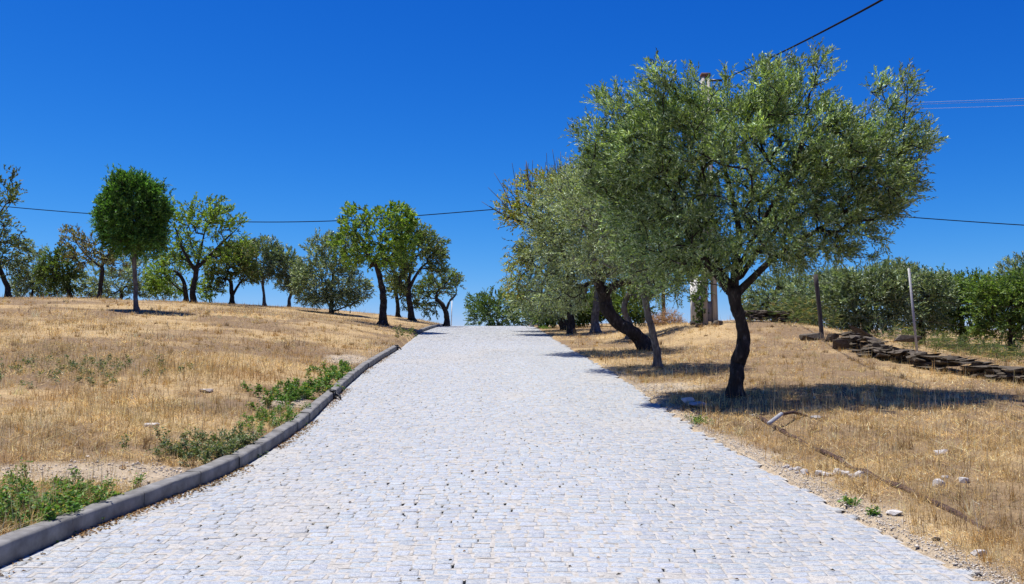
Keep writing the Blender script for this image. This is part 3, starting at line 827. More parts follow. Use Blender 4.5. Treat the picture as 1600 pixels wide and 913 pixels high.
build_tree('olive_tree', 'bushy olive filling the gap behind the lone round tree', 'tree', LG, 62.0,
    [(190, 495, .14), (190, 475, .12), (190, 455, .10)],
    [(160, 440, 30, 26), (195, 425, 32, 32), (228, 432, 28, 32), (180, 456, 60, 14), (130, 450, 26, 20), (235, 456, 26, 12), (262, 450, 22, 16)],
    420, (.16, .055), 'olive_far', 205, twigs=4, leaves=8, trunk_reach=.3)
dR = dep(213, 486)
build_tree('round_tree', 'lone tree with a dense round dark green crown and slim pale trunk', 'tree', None, dR,
    [(214, 487, .085), (212, 455, .075), (211, 425, .075), (210, 400, .07), (210, 370, .06)],
    [(208, 338, 50, 54), (207, 336, 44, 46), (208, 338, 30, 32), (206, 296, 30, 20), (176, 330, 20, 24), (241, 334, 18, 26), (190, 378, 24, 18), (230, 380, 22, 18), (198, 284, 12, 8), (165, 352, 8, 12), (254, 318, 8, 10), (246, 300, 9, 8)],
    1150, (.11, .045), 'round', 206, bark='bark_grey', twigs=4, leaves=10, tw_len=(.16, .36), upness=.5, depth=1.0, shell=.5, matname='broad', bright=2.3)
dP = dep(300, 474)
build_tree('pear_tree', 'yellow green pear tree with forked black limbs right of the lone round tree', 'tree', LG, dP,
    [(301, 476, .17), (302, 455, .14), (306, 430, .135), (308, 415, .13)],
    [(285, 345, 24, 24), (275, 380, 28, 26), (315, 340, 28, 26), (338, 335, 20, 20), (300, 395, 32, 22), (345, 365, 22, 22), (370, 350, 10, 14), (255, 395, 16, 22), (350, 395, 20, 12), (375, 375, 8, 10), (340, 318, 8, 9)],
    330, (.15, .07), 'pear', 207, twigs=3, leaves=8, matname='broad', tw_len=(.18, .4),
    limbs=[[(307, 420, .10, .3), (322, 405, .09), (340, 385, .07), (352, 372, .05), (366, 358, .025)],
           [(306, 425, .10, -.3), (295, 405, .08), (285, 385, .06), (278, 360, .03)], [(308, 418, .08, .4), (312, 390, .06), (318, 350, .03)]])
build_tree('pear_tree', 'second dark trunk close behind the forked pear, with a low yellowish crown', 'tree', LG, 54.0,
    [(291, 480, .14), (290, 455, .12), (284, 435, .10), (276, 425, .08)],
    [(255, 432, 24, 18), (270, 415, 22, 18), (245, 445, 16, 16), (325, 450, 26, 18), (262, 452, 24, 12)],
    200, (.15, .07), 'pear', 208, twigs=3, leaves=8, matname='broad')
build_tree('olive_tree', 'olive with a brownish crown and forked trunk right of the yellow green pear', 'tree', LG, 54.0,
    [(362, 484, .14), (362, 460, .12), (360, 440, .10)],
    [(350, 415, 24, 22), (375, 408, 24, 24), (340, 430, 14, 14), (385, 425, 18, 16), (362, 395, 18, 12), (340, 445, 14, 10)],
    260, (.15, .07), 'mixed', 209, twigs=4, leaves=8, matname='broad',
    limbs=[[(362, 465, .08, -.2), (372, 448, .07), (385, 432, .04)]])
build_tree('olive_tree', 'slender grey green olive, first of two on thin trunks on the skyline', 'tree', LG, 58.0,
    [(413, 490, .11), (412, 460, .08), (410, 440, .08), (411, 430, .07)],
    [(402, 405, 24, 24), (415, 388, 16, 14), (425, 412, 14, 18), (385, 395, 14, 16), (405, 425, 22, 12)],
    260, (.16, .055), 'olive_far', 210, twigs=4, leaves=8, bark='bark_grey')
build_tree('olive_tree', 'slender grey green olive, second of two on thin trunks on the skyline', 'tree', LG, 59.0,
    [(451, 495, .11), (452, 470, .09), (455, 455, .09), (450, 440, .08)],
    [(440, 412, 22, 24), (455, 425, 18, 22), (432, 400, 12, 14), (468, 440, 12, 18), (448, 438, 20, 12)],
    260, (.16, .055), 'olive_far', 211, twigs=4, leaves=8, bark='bark_grey')
build_tree('olive_tree', 'broad bushy olive branching from the ground in the middle of the skyline', 'tree', LG, 52.0,
    [(518, 496, .12), (518, 480, .10), (517, 465, .09)],
    [(500, 410, 30, 34), (530, 400, 30, 34), (490, 450, 26, 26), (540, 445, 34, 32), (515, 440, 40, 36), (560, 450, 18, 18), (475, 440, 16, 26), (510, 380, 18, 14), (515, 466, 44, 14)],
    560, (.15, .052), 'olive_far', 212, twigs=4, leaves=9, trunk_reach=.3,
    limbs=[[(518, 485, .06, .3), (508, 465, .05), (500, 435, .03)], [(518, 485, .06, -.3), (530, 465, .05), (545, 440, .03)], [(518, 488, .05, .1), (550, 475, .035), (585, 455, .012)]])
dG = dep(597, 508)
build_tree('pear_tree', 'bright green pear tree on a thick scarred trunk near the left kerb', 'tree', LG, dG,
    [(598, 509, .19), (598, 490, .17), (599, 465, .15), (596, 445, .13), (591, 425, .12), (588, 412, .11)],
    [(560, 350, 24, 22), (590, 360, 34, 30), (620, 350, 26, 26), (632, 365, 18, 30), (545, 375, 16, 14), (535, 385, 14, 12), (575, 395, 34, 22), (610, 395, 34, 22), (557, 338, 14, 12), (630, 337, 12, 10), (525, 378, 9, 8)],
    420, (.15, .07), 'pear', 213, twigs=3, leaves=8, matname='broad', tw_len=(.18, .38),
    limbs=[[(590, 420, .08, .3), (575, 400, .06), (560, 375, .04), (550, 350, .02)], [(591, 420, .08, -.3), (605, 408, .06), (622, 385, .04), (632, 355, .02)]])
build_tree('almond_tree', 'olive brown tree with heavy forked black limbs right of the bright green pear', 'tree', LG, 56.0,
    [(643, 508, .20), (641, 480, .17), (638, 460, .17), (637, 448, .16)],
    [(625, 410, 26, 26), (650, 395, 34, 30), (672, 385, 20, 18), (680, 405, 18, 22), (655, 370, 22, 14), (690, 390, 10, 14), (620, 440, 16, 16)],
    380, (.15, .07), 'mixed', 214, twigs=3, leaves=9, matname='broad',
    limbs=[[(638, 460, .12, .3), (625, 440, .1), (612, 420, .07), (605, 400, .03)], [(638, 455, .12, -.3), (648, 435, .09), (660, 418, .07), (680, 405, .03)],
           [(639, 465, .10, .1), (640, 430, .08), (648, 390, .03)]])
build_tree('almond_tree', 'thin dark trunk between the bright pear and the forked tree, small crown', 'tree', LG, 60.0,
    [(622, 508, .15), (622, 485, .13), (620, 465, .11)],
    [(612, 452, 14, 14), (628, 445, 16, 16), (640, 470, 14, 12)],
    90, (.15, .07), 'mixed', 215, twigs=3, leaves=8, matname='broad')
build_tree('almond_tree', 'small leaning tree with sparse greyish crown beside the thin white post', 'tree', LG, 60.0,
    [(698, 508, .20), (697, 490, .16), (690, 475, .14), (682, 468, .12)],
    [(672, 450, 18, 18), (690, 440, 22, 18), (706, 445, 14, 18), (660, 465, 16, 20), (672, 480, 14, 12), (712, 440, 9, 8)],
    190, (.15, .07), 'mixed', 216, twigs=3, leaves=8, matname='broad',
    limbs=[[(697, 486, .09, .2), (703, 470, .08), (712, 460, .05), (712, 445, .02)]])

# ------------------------------------------------------------------ trees behind the stone wall, right
RG = 'olives beyond the stone wall'
def rt(label, d, tx, by, blobs, n, pal, seed, mn='leaf', leaf=(.13, .042)):
    blobs = [(b[0], b[1] + 8, b[2], b[3] * .95) for b in blobs]
    build_tree('olive_tree', label, 'tree', RG, d, [(tx, by, .12), (tx + 2, by - 22, .10), (tx - 1, by - 42, .09)], blobs, n, leaf, pal, seed,
               twigs=4, leaves=10, matname=mn, depth=.9, trunk_reach=.35, bright=2.2)
rt('olive seen just right of the dark kinked trunk, low against the sky', 42.0, 1210, 505, [(1200, 455, 36, 26), (1228, 440, 34, 26), (1180, 470, 26, 18), (1245, 465, 28, 22), (1215, 480, 50, 14)], 360, 'olive_far', 301)
rt('olive bush crossed by the dark wooden fence post', 38.0, 1275, 515, [(1265, 460, 34, 34), (1300, 450, 34, 34), (1275, 490, 30, 16), (1245, 480, 20, 18)], 340, 'olive_far', 302)
rt('broad olive between the dark wooden post and the grey metal post', 33.0, 1352, 525, [(1330, 465, 40, 34), (1370, 450, 40, 38), (1345, 495, 42, 18), (1390, 440, 34, 34), (1320, 440, 24, 18), (1395, 480, 34, 24)], 560, 'olive_far', 303)
rt('olive standing directly behind the grey metal post', 36.0, 1438, 535, [(1425, 445, 34, 32), (1452, 455, 34, 34), (1435, 488, 44, 22), (1410, 420, 18, 14)], 420, 'olive_far', 304)
rt('lighter green tree, second right of the grey metal post', 38.0, 1502, 532, [(1480, 460, 36, 36), (1520, 455, 38, 30), (1500, 492, 48, 22), (1468, 435, 20, 16)], 480, 'dark', 305, 'broad', (.12, .048))
rt('bright leafy tree at the right edge of the photo above the wall', 33.0, 1580, 540, [(1560, 470, 38, 36), (1595, 455, 40, 36), (1575, 505, 44, 20), (1630, 470, 50, 50), (1540, 445, 20, 16)], 520, 'dark', 306, 'broad', (.12, .05))
rt('taller blue green tree top behind the bright tree at the right edge', 46.0, 1592, 540, [(1587, 415, 18, 22), (1600, 440, 36, 26), (1560, 440, 22, 16)], 200, 'olive_far', 307)
rt('dim far olive low in the gap left of the broad olive', 52.0, 1300, 512, [(1315, 440, 30, 18), (1340, 425, 22, 14), (1290, 435, 22, 16)], 150, 'olive_far', 308)

# ------------------------------------------------------------------ dry stone wall
srng = np.random.default_rng(55)
def rock_pts(rng, sx, sy, sz, n=16, flat=False):
    p = rng.uniform(-1, 1, (n, 3))
    if flat:
        p[:, 2] = np.sign(p[:, 2]) * rng.uniform(0.75, 1.0, n)
        p[:, :2] *= 0.75 + 0.25 * rng.random((n, 1))
    else:
        p = unit(p) * rng.uniform(0.8, 1.0, (n, 1))
    return p * np.array([sx, sy, sz])
SLABS = [hull_mesh('slab', rock_pts(srng, 1, 0.75, 1, 18, True), M['slab']) for _ in range(10)]
ROCKS_W = [hull_mesh('white_rock', rock_pts(srng, 1, 0.85, 0.7, 22), M['white_rock']) for _ in range(6)]
ROCKS_G = [hull_mesh('grey_rock', rock_pts(srng, 1, 0.85, 0.6, 22), M['grey_rock']) for _ in range(4)]
ROCKS_D = [hull_mesh('dark_rock', rock_pts(srng, 1, 0.85, 0.6, 22), M['slab']) for _ in range(4)]

def stone(name, me, loc, scale, rot, parent=None):
    o = bpy.data.objects.new(name, me); COL.objects.link(o)
    o.scale = [float(v) for v in scale]; o.rotation_euler = [float(v) for v in rot]
    if parent is not None:
        o.parent = parent; o.location = [float(a - b) for a, b in zip(loc, parent.location)]
    else: o.location = [float(v) for v in loc]
    return o

def build_wall(pts, label, height, count, seed, tilt=0.075, size=(0.15, 0.40)):
    rng = np.random.default_rng(seed)
    g = np.array([ground_at(*p)[:2] for p in pts])
    root = tag(empty('dry_stone_wall', (g[0][0], g[0][1], float(H(*g[0])))), label, 'wall')
    path = spline(g, 120)
    s = np.concatenate([[0], np.cumsum(np.linalg.norm(np.diff(path, axis=0), axis=1))])
    for q in range(count):
        t = rng.uniform(0, s[-1])
        x = np.interp(t, s, path[:, 0]); y = np.interp(t, s, path[:, 1])
        x2 = np.interp(t + .1, s, path[:, 0]); y2 = np.interp(t + .1, s, path[:, 1])
        ang = math.atan2(y2 - y + 1e-6, x2 - x + 1e-6)
        hmax = height * (0.65 + 0.6 * noise2(np.array(t * 0.8), np.array(0.5), seed))
        hh = rng.random() ** 0.8
        z = float(H(x, y)) + 0.03 + hh * float(hmax)
        lat = rng.normal(0, 0.17) * (1.2 - 0.7 * hh)
        x -= math.sin(ang) * lat; y += math.cos(ang) * lat
        sc = rng.uniform(*size)
        stone('stone', SLABS[rng.integers(len(SLABS))], (x, y, z), (sc, sc * rng.uniform(.7, 1.1), rng.uniform(.012, .034)),
              (rng.normal(0, tilt), rng.normal(0, tilt), ang + rng.normal(0, 0.22)), root)
    return root
build_wall([(1322, 538), (1370, 556), (1430, 570), (1500, 583), (1560, 592), (1620, 603), (1720, 622)],
           'tumbled low wall of dark flat stones running to the right edge of the photo', 0.30, 295, 71)
build_wall([(1160, 503), (1195, 503), (1240, 504)], 'short far stretch of stone wall on the rise behind the kinked trunk', 0.34, 150, 72, 0.06, (0.10, 0.26))

def single_slab(px, py, sc, rot, label, dz=0.0, mesh=None, group=None, name='stone_slab'):
    x, y, z, d = ground_at(px, py)
    return tag(stone(name, mesh or SLABS[int(px) % len(SLABS)], (x, y, z + dz), sc, rot), label, 'stone', group)
single_slab(1347, 536, (.62, .45, .07), (.1, .5, .3), 'largest dark slab tilted up at the left end of the tumbled wall', .26)
single_slab(1322, 545, (.46, .4, .16), (.05, -.08, .1), 'blocky brown stone under the tilted slab at the wall end', .1)
single_slab(1303, 534, (.42, .35, .12), (0, .1, .7), 'flat dark stone right of the dark wooden post', .08)
single_slab(1268, 531, (.45, .3, .11), (.1, -.1, .2), 'flat dark stone left of the dark wooden post foot', .07)
single_slab(1415, 548, (.40, .3, .09), (0, .05, .2), 'slab at the foot of the grey metal post, on top of the wall', .32)
single_slab(1124, 508, (.22, .2, .09), (.1, .1, .5), 'dark stone on the rise right of the concrete pole', .05)
single_slab(1094, 511, (.2, .2, .08), (.1, -.1, .1), 'dark stone on the rise at the concrete pole foot', .05)

# ------------------------------------------------------------------ loose stones
def rock(px, py, r, label, meshes=ROCKS_W, group=None, sink=0.55, name='white_stone', flat=1.0):
    x, y, z, d = ground_at(px, py)
    q = int(px * 7 + py) % len(meshes)
    return tag(stone(name, meshes[q], (x, y, z + r * flat * 0.7 * (1 - sink)), (r, r, r * flat), (0, 0, px)), label, 'stone', group)
rock(1075, 631, .13, 'white stone in the shade left of the kinked olive trunk')
rock(1090, 636, .17, 'tan flat stone beside the white stone near the kinked trunk', ROCKS_G, flat=.6, name='tan_stone')
rock(1470, 712, .085, 'white stone alone in the right grass, highest of the loose white stones')
rock(1467, 762, .07, 'white stone left of a similar one in the right grass')
rock(1507, 754, .055, 'small white stone right of its larger neighbour in the right grass')
rock(1476, 748, .04, 'tiny white stone just above its neighbour in the right grass')
rock(1276, 654, .10, 'flat pale stone just behind the bent grey tube', ROCKS_G, flat=.5)
rock(236, 669, .12, 'pale flat stone alone in the left field near the weeds', ROCKS_W, flat=.55)
rock(322, 613, .17, 'long flat pale stone in the middle of the left field', ROCKS_W, flat=.35)
rock(1530, 870, .06, 'pale stone at the lower right road verge', flat=.7)
rock(1398, 806, .075, 'pale flat stone on the gravel verge', ROCKS_W, flat=.6)
rock(1463, 846, .035, 'small black lump on the gravel verge', ROCKS_D, name='dark_lump')
rock(1385, 870, .05, 'flat grey stone lying on the setts at lower right', ROCKS_D, flat=.3, name='road_stone', sink=0)
rng0 = np.random.default_rng(12)
for q in range(18):
    t = rng0.random()
    px = 1222 + 128 * t; py = 733 + 17 * t + rng0.normal(0, 3.0)
    rock(px, py, rng0.uniform(.022, .058) * (0.75 + .5 * t), 'chalky white stone in the short row along the right road edge', group='row of white stones by the road')

# ------------------------------------------------------------------ rusty pipe and bent tube
def build_pipe():
    pix = [(1178, 650), (1230, 680), (1290, 712), (1350, 742), (1430, 776), (1490, 804), (1545, 831)]
    g = []
    for p in pix:
        x, y, z, d = ground_at(*p); g.append([x, y, z + 0.016])
    g = np.array(g)
    # straight in plan like a real pipe, following the ground
    t = np.linspace(0, 1, 60)
    A, B = g[0], g[-1]
    pts = spline(g, 60)
    pts[:, 2] += -.022 * np.abs(np.linspace(-1, 1, 60)) ** 3 + .020 * (noise2(np.arange(60) * .35, np.zeros(60), 88) - .5) * 2
    root = tag(empty('rusty_pipe', (g[0][0], g[0][1], g[0][2] - .05)), 'long rusty brown pipe lying in the dry grass on the right', 'pipe')
    V, Q = tube(pts, .030, 10, 0.10, 3)
    np_mesh('pipe_body', V, Q, M['rust'], root, smooth=True, origin=root.location)
    for i in (14, 33):
        a = pts[i]; b = pts[i + 1]; dv = unit(b - a)
        V, Q = tube(np.array([a, a + dv * 0.10]), .041, 12)
        np_mesh('coupling', V, Q, M['rust'], root, origin=root.location)
    e = pts[0]; dv = unit(pts[0] - pts[1])
    V, Q = tube(np.array([e, e + dv * .05]), .040, 12)
    np_mesh('end_cap', V, Q, M['grey_rock'], root, origin=root.location)
build_pipe()
def build_bent_tube():
    x, y, z, d = ground_at(1200, 674)
    x2, y2, z2, d2_ = ground_at(1240, 656)
    a = np.array([x, y - .05, z + .10]); b = np.array([x2, y2, z2 + .10]); m = (a + b) / 2 + [0, 0, .05]
    root = tag(empty('bent_tube', (x, y, z)), 'short bent grey metal tube propped across the rusty pipe', 'pipe')
    pts = spline([list(a), list(m * .55 + a * .45), list(m)], 12)
    V, Q = tube(pts, .028, 10)
    np_mesh('grey_sleeve', V, Q, M['zinc'], root, smooth=True, origin=root.location)
    pts = spline([list(m), list((m + b) / 2), list(b), list(b + [.35, .25, -.1])], 12)
    V, Q = tube(pts, .022, 8)
    np_mesh('rusty_rod', V, Q, M['rust'], root, smooth=True, origin=root.location)
build_bent_tube()

# ------------------------------------------------------------------ black plastic pieces on the kerb
def kerb_piece(y, label):
    x1 = float(XL(y)); z = float(P(y))
    root = tag(empty('drain_clip', (x1, y, z)), label, 'plastic clip')
    L = 0.20
    parts = [box(x1 - .07, x1 + .03, y, y + L, z + KH + .004, z + KH + .03), box(x1 + .004, x1 + .03, y + .003, y + L - .003, z + .01, z + KH + .0035)]
    V, Q = join(parts[:1]); np_mesh('top_plate', V, Q, M['rubber'], root, origin=root.location)
    V, Q = join(parts[1:]); np_mesh('face_plate', V, Q, M['rubber'], root, origin=root.location)
    pts = spline([[x1 + .031, y + .06, z + .10], [x1 + .09, y + .04, z + .07], [x1 + .13, y + .0, z + .018]], 8)
    V, Q = tube(pts, np.linspace(.028, .018, 8), 8); np_mesh('spout', V, Q, M['rubber'], root, smooth=True, origin=root.location)
kerb_piece(16.75, 'black plastic piece clipped over the kerb halfway up the road')
kerb_piece(29.75, 'black plastic piece capping the far end of the near kerb')

# ------------------------------------------------------------------ poles, posts and cables
def build_concrete_pole():
    x, y, z, d = ground_at(1108, 512)
    d = 33.0
    b = at(1109, 512, d); t = at(1101, 110, d); x, y = b[0], b[1]; z = float(H(x, y)) - .3; zt = t[2]
    root = tag(empty('utility_pole', (x, y, z + .3)), 'tall grey concrete utility pole rising behind the large olive', 'utility pole')
    h = zt - z
    def flange(s):
        V = []
        for f in (0, 1):
            w = .26 - .12 * f; th = .12 - .04 * f; dp = .20 - .07 * f
            xa = x + s * w; xb = xa - s * th * 1.35
            lo, hi = min(xa, xb), max(xa, xb); zz = z + f * h
            V += [[lo, y - dp, zz], [hi, y - dp, zz], [hi, y + dp, zz], [lo, y + dp, zz]]
        Q = [[0, 3, 2, 1], [4, 5, 6, 7], [0, 1, 5, 4], [1, 2, 6, 5], [2, 3, 7, 6], [3, 0, 4, 7]]
        return np.array(V), np.array(Q)
    for s in (-1, 1):
        V, Q = flange(s); np_mesh('flange', V, Q, M['concrete'], root, origin=root.location)
    for i in range(6):
        f = (i + .5) / 6.0
        V, Q = box(x - .12, x + .12, y - .05, y + .05, z + f * h - .35, z + f * h + .35)
        V[:, 0] = x + (V[:, 0] - x) * (1 - .35 * f)
        np_mesh('web', V, Q, M['concrete'], root, origin=root.location)
    V, Q = box(x - .16, x + .16, y - .15, y + .15, zt + .002, zt + .12)
    np_mesh('cap', V, Q, M['pole_wood'], root, origin=root.location)
    V, Q = join([box(x + .15, x + .55, y - .2, y - .15, zt - .2, zt - .13), tube(np.array([[x + .15, y - .175, zt - .5], [x + .42, y - .175, zt - .2]]), .02, 6)])
    np_mesh('bracket', *join([box(x + .15, x + .55, y - .2, y - .15, zt - .2, zt - .13)]), M['rubber'], root, origin=root.location)
    np_mesh('brace', *tube(np.array([[x + .13, y - .175, zt - .55], [x + .42, y - .175, zt - .205]]), .02, 6), M['rubber'], root, origin=root.location)
    for k in range(2):
        zz = zt - .9 - .45 * k
        pts = np.array([[x + .35, y - .2, zz], [x + .35, y - .2, zz + .05], [x + .35, y - .2, zz + .10], [x + .35, y - .2, zz + .16]])
        np_mesh('insulator', *tube(pts, [.05, .09, .05, .07], 10), M['porcelain'], root, smooth=True, origin=root.location)
    return np.array([x, y, zt])
ptop = build_concrete_pole()

def build_meter_pillar():
    d = 34.0
    b = at(1089, 508, d); x, y = b[0], b[1] + .2; z = float(H(x, y)) - .1
    root = tag(empty('meter_pillar', (x, y, z + .1)), 'white painted pillar with a small hatch left of the concrete pole', 'pillar')
    np_mesh('pillar_body', *box(x - .15, x + .20, y - .15, y + .2, z, z + 1.75), M['plaster'], root, origin=root.location)
    np_mesh('pillar_cap', *box(x - .18, x + .23, y - .18, y + .23, z + 1.752, z + 1.81), M['concrete'], root, origin=root.location)
    np_mesh('hatch', *box(x - .09, x + .10, y - .165, y - .1501, z + .75, z + 1.25), M['concrete'], root, origin=root.location)
    np_mesh('base_band', *box(x - .17, x + .22, y - .17, y + .22, z + .05, z + .22), M['timber'], root, origin=root.location)
build_meter_pillar()
build_tree('climbing_vine', 'sparse leafy climber between the white pillar and the concrete pole', 'plant', None, 33.0,
    [(1097, 512, .03), (1096, 490, .025), (1096, 470, .02)],
    [(1096, 470, 6, 26), (1094, 495, 5, 12), (1084, 466, 5, 7), (1098, 445, 4, 14)],
    90, (.08, .05), 'dark', 330, twigs=3, leaves=6, tw_len=(.08, .18), matname='broad', depth=1.2, trunk_reach=.1)

def build_wood_pole():
    d = 62.0
    b = at(1037, 500, d); t = at(1036, 300, d); x, y = b[0], b[1]; z = float(H(x, y)) - .2
    root = tag(empty('utility_pole', (x, y, z + .2)), 'slim brown wooden pole glimpsed between the two nearest olives', 'utility pole')
    np_mesh('shaft', *tube(np.array([[x, y, z], [x, y, (z + t[2]) / 2], [x, y, t[2]]]), [.13, .115, .10], 10), M['pole_wood'], root, smooth=True, origin=root.location)
    np_mesh('cross_bar', *box(x - .35, x + .35, y - .17, y - .11, t[2] - .22, t[2] - .14), M['rust'], root, origin=root.location)
    return np.array([x, y, t[2] - .1])
wtop = build_wood_pole()

def cable(name, pts, r, mat, label, group=None, n=60):
    pts = spline(np.array(pts, float), n)
    o = np_mesh(name, *tube(pts, r, 6), mat, smooth=True, origin=pts[0])
    return tag(o, label, 'cable', group)
cable('overhead_cable', [ptop + [.5, -.175, -.165], at(1205, 90, 22.2), at(1300, 42, 16.8), at(1378, 0, 14.0), at(1600, -138, 9.2), at(2600, -640, 4.2)], .017, M['cable'],
      'thick black overhead cable sagging from the pole top to the upper right')
wl0 = at(-260, 292, 70)
cable('overhead_cable', [wtop, at(765, 328, 64), at(640, 338, 65), at(530, 345, 66), at(390, 347, 67), at(200, 338, 68.5), at(30, 325, 70), at(-300, 285, 73)], .032, M['cable'],
      'thin dark overhead cable sagging across the sky behind the left trees')
cable('overhead_cable', [wtop + [.02, -.02, 0], at(1250, 326, 60), at(1400, 338, 58), at(1600, 352, 56), at(1900, 366, 53)], .030, M['cable'],
      'thin dark overhead cable leaving the olive crown low on the right')
for k, (ya, yb, lab) in enumerate([(161, 154, 'topmost of three thin shiny wires crossing the sky at upper right'),
                                   (164, 157, 'middle of three thin shiny wires crossing the sky at upper right'),
                                   (171, 165, 'lowest of three thin shiny wires crossing the sky at upper right')]):
    cable('power_wire', [ptop + [.35, -.2, -.75 - .2 * k], at(1250, ya + 9, 32), at(1420, ya, 31), at(1600, yb, 30), at(1900, yb - 14, 28.5)], .005, M['wire'], lab, 'shiny wires at upper right', 40)

def post(name, px, py, tx, ty, label, mat, kind):
    x, y, z, d = ground_at(px, py)
    t = at(tx, ty, d)
    root = tag(empty(name, (x, y, z)), label, 'post')
    a = np.array([x, y, z - .25]); b = np.array([t[0], y, t[2]])
    if kind == 'round':
        np_mesh('shaft', *tube(spline([list(a), list((a + b) / 2 + [.012, 0, 0]), list(b)], 8), .062, 10, .08, 4), mat, root, smooth=True, origin=root.location)
        np_mesh('staple', *box(x - .03, x + .03, y - .085, y - .066, z + 1.0, z + 1.03), M['zinc'], root, origin=root.location)
    else:
        V1, Q1 = box(-.030, .030, -.006, .006, 0, 1); V2, Q2 = box(-.006, .006, .0062, .05, 0, 1)
        for (V, Q, nm) in ((V1, Q1, 'face_flange'), (V2, Q2, 'web')):
            W = a + (b - a) * V[:, 2:3]; W[:, 0] += V[:, 0]; W[:, 1] += V[:, 1]
            np_mesh(nm, W, Q, mat, root, origin=root.location)
    return root, a, b
r_, pa0, pa1 = post('fence_post', 1285, 527, 1277, 428, 'dark wooden fence post at the left end of the tumbled wall', M['timber'], 'round')
r_, pb0, pb1 = post('fence_post', 1434, 553, 1425, 418, 'pale galvanised metal fence post standing in the tumbled wall', M['zinc'], 'angle')
r_, pc0, pc1 = post('fence_post', 705, 504, 706, 470, 'thin white post on the skyline at the end of the far kerb', M['plaster'], 'angle')
xe, ye, ze, de = ground_at(1700, 610)
for k, f in enumerate((.45, .66, .88)):
    A = pa0 + (pa1 - pa0) * f; B = pb0 + (pb1 - pb0) * f; C_ = np.array([xe, ye, ze - .2]) + (pb1 - pb0) * f
    A = A + [0, -.07, 0]; B = B + [0, -.012, 0]
    cable('fence_wire', [A, (A + B) / 2 - [0, 0, .03], B, (B + C_) / 2 - [0, 0, .04], C_], .0016, M['rust'],
          ['lowest', 'middle', 'topmost'][k] + ' strand of faint fence wire between the two posts', 'fence wires')
# weathered boundary stones where the road meets the skyline on the right
def marker(px, py, tx, ty, w, label):
    d = 56.0
    b = at(px, py, d); t = at(tx, ty, d); x, y = b[0], b[1]; z = float(H(x, y)) - .2
    V, Q = box(x - w, x + w, y - w, y + w, z, t[2]); V[4:, 0] += .03; V[4:, :2] = (V[4:, :2] - [x, y]) * .85 + [x, y]
    V += np.random.default_rng(int(px)).normal(0, .015, V.shape)
    tag(np_mesh('stone_post', V, Q, M['concrete'], origin=(x, y, z + .2)), label, 'post')
marker(831, 512, 830, 484, .13, 'pale stone post where the road meets the skyline on the right')
marker(842, 512, 842, 492, .10, 'shorter pale stone post beside its taller neighbour at the skyline')

# ------------------------------------------------------------------ weeds and green plants
def weed(px, py, wx, wd, h, n, label, seed, pal, leaf=(.035, .02), name='weed_clump', stems=40, upright=.6, clip=True, group='green weeds behind the kerb'):
    rng = np.random.default_rng(seed)
    x0, y0, z0, d = ground_at(px, py)
    root = tag(empty(name, (x0, y0, z0)), label, 'plant', group)
    sx = x0 + rng.normal(0, wx, stems); sy = y0 + rng.normal(0, wd, stems)
    sx = np.minimum(sx, XL(sy) - KW * 0.8) if clip else np.maximum(sx, XR(sy) + .05)
    sz = H(sx, sy)
    hh = h * rng.uniform(.45, 1.15, stems)
    D = unit(np.stack([rng.normal(0, .55, stems), rng.normal(0, .55, stems), np.full(stems, upright)], 1))
    parts = []
    for i in range(stems):
        b = np.array([sx[i], sy[i], sz[i] - .02]); t = b + D[i] * hh[i]
        parts.append(tube(spline([list(b), list((b + t) / 2 + rng.normal(0, .02, 3)), list(t)], 5), np.linspace(.004, .002, 5), 3))
    V, Q = join(parts)
    tag(np_mesh('stems', V, Q, M['twig'], root, origin=root.location), kind='stuff')
    k = rng.integers(0, stems, n); u = rng.random(n) ** .8
    Pp = np.stack([sx[k], sy[k], sz[k]], 1) + D[k] * (hh[k] * u)[:, None] + rng.normal(0, .02, (n, 3))
    Pp[:, 2] = np.maximum(Pp[:, 2], H(Pp[:, 0], Pp[:, 1]) + .005)
    ld = unit(np.stack([rng.normal(0, 1, n), rng.normal(0, 1, n), rng.uniform(-.1, .9, n)], 1))
    pals = {'fresh': [(3, (.05, .12, .022)), (3, (.09, .18, .03)), (1, (.15, .22, .05)), (.5, (.32, .27, .08))],
            'dull': [(3, (.055, .085, .035)), (3, (.10, .135, .06)), (1, (.17, .19, .09)), (.7, (.30, .24, .11))]}[pal]
    V, T, C = leaf_cards(Pp, ld, leaf[0], leaf[1], rng, pick_cols(pals, n, rng) * 1.35, up=.8)
    tag(np_mesh('leaves', V, T, M['weed'], root, C, origin=root.location), kind='stuff')
weed(60, 800, .50, .32, 0.163, 7500, 'large low mat of fresh green weeds by the kerb at lower left', 401, 'fresh', stems=130)
weed(-40, 800, .35, .35, 0.177, 2600, 'green weeds cut by the lower left edge of the photo', 402, 'fresh', stems=50)
weed(170, 790, .30, .22, 0.102, 2600, 'thin trailing green weeds at the right end of the lower left mat', 403, 'fresh', stems=40)
weed(305, 715, .22, .25, 0.218, 2400, 'taller grey green weed clump behind the kerb, right of the bare earth', 404, 'dull', stems=40)
weed(375, 700, .22, .45, 0.190, 3000, 'grey green weeds along the kerb, between the tall clump and the bright one', 405, 'dull', stems=40)
weed(428, 660, .14, .7, 0.204, 2400, 'yellowish green weeds close behind the kerb below the gravel patch', 406, 'fresh', stems=36)
weed(480, 612, .24, 1.2, 0.245, 4600, 'bright green leafy weeds behind the kerb near the black plastic piece', 407, 'fresh', leaf=(.055, .028), stems=60)
weed(530, 584, .18, 1.1, 0.218, 2400, 'bright green weeds at the upper end of the kerbside strip', 408, 'fresh', leaf=(.055, .028), stems=34)
weed(150, 580, .9, .9, .18, 1500, 'scattered grey green weeds in the upper left field', 409, 'dull', leaf=(.05, .022), stems=60)
weed(55, 585, .7, .8, .17, 900, 'faint green weeds in the field near the left edge', 410, 'dull', leaf=(.05, .022), stems=40)
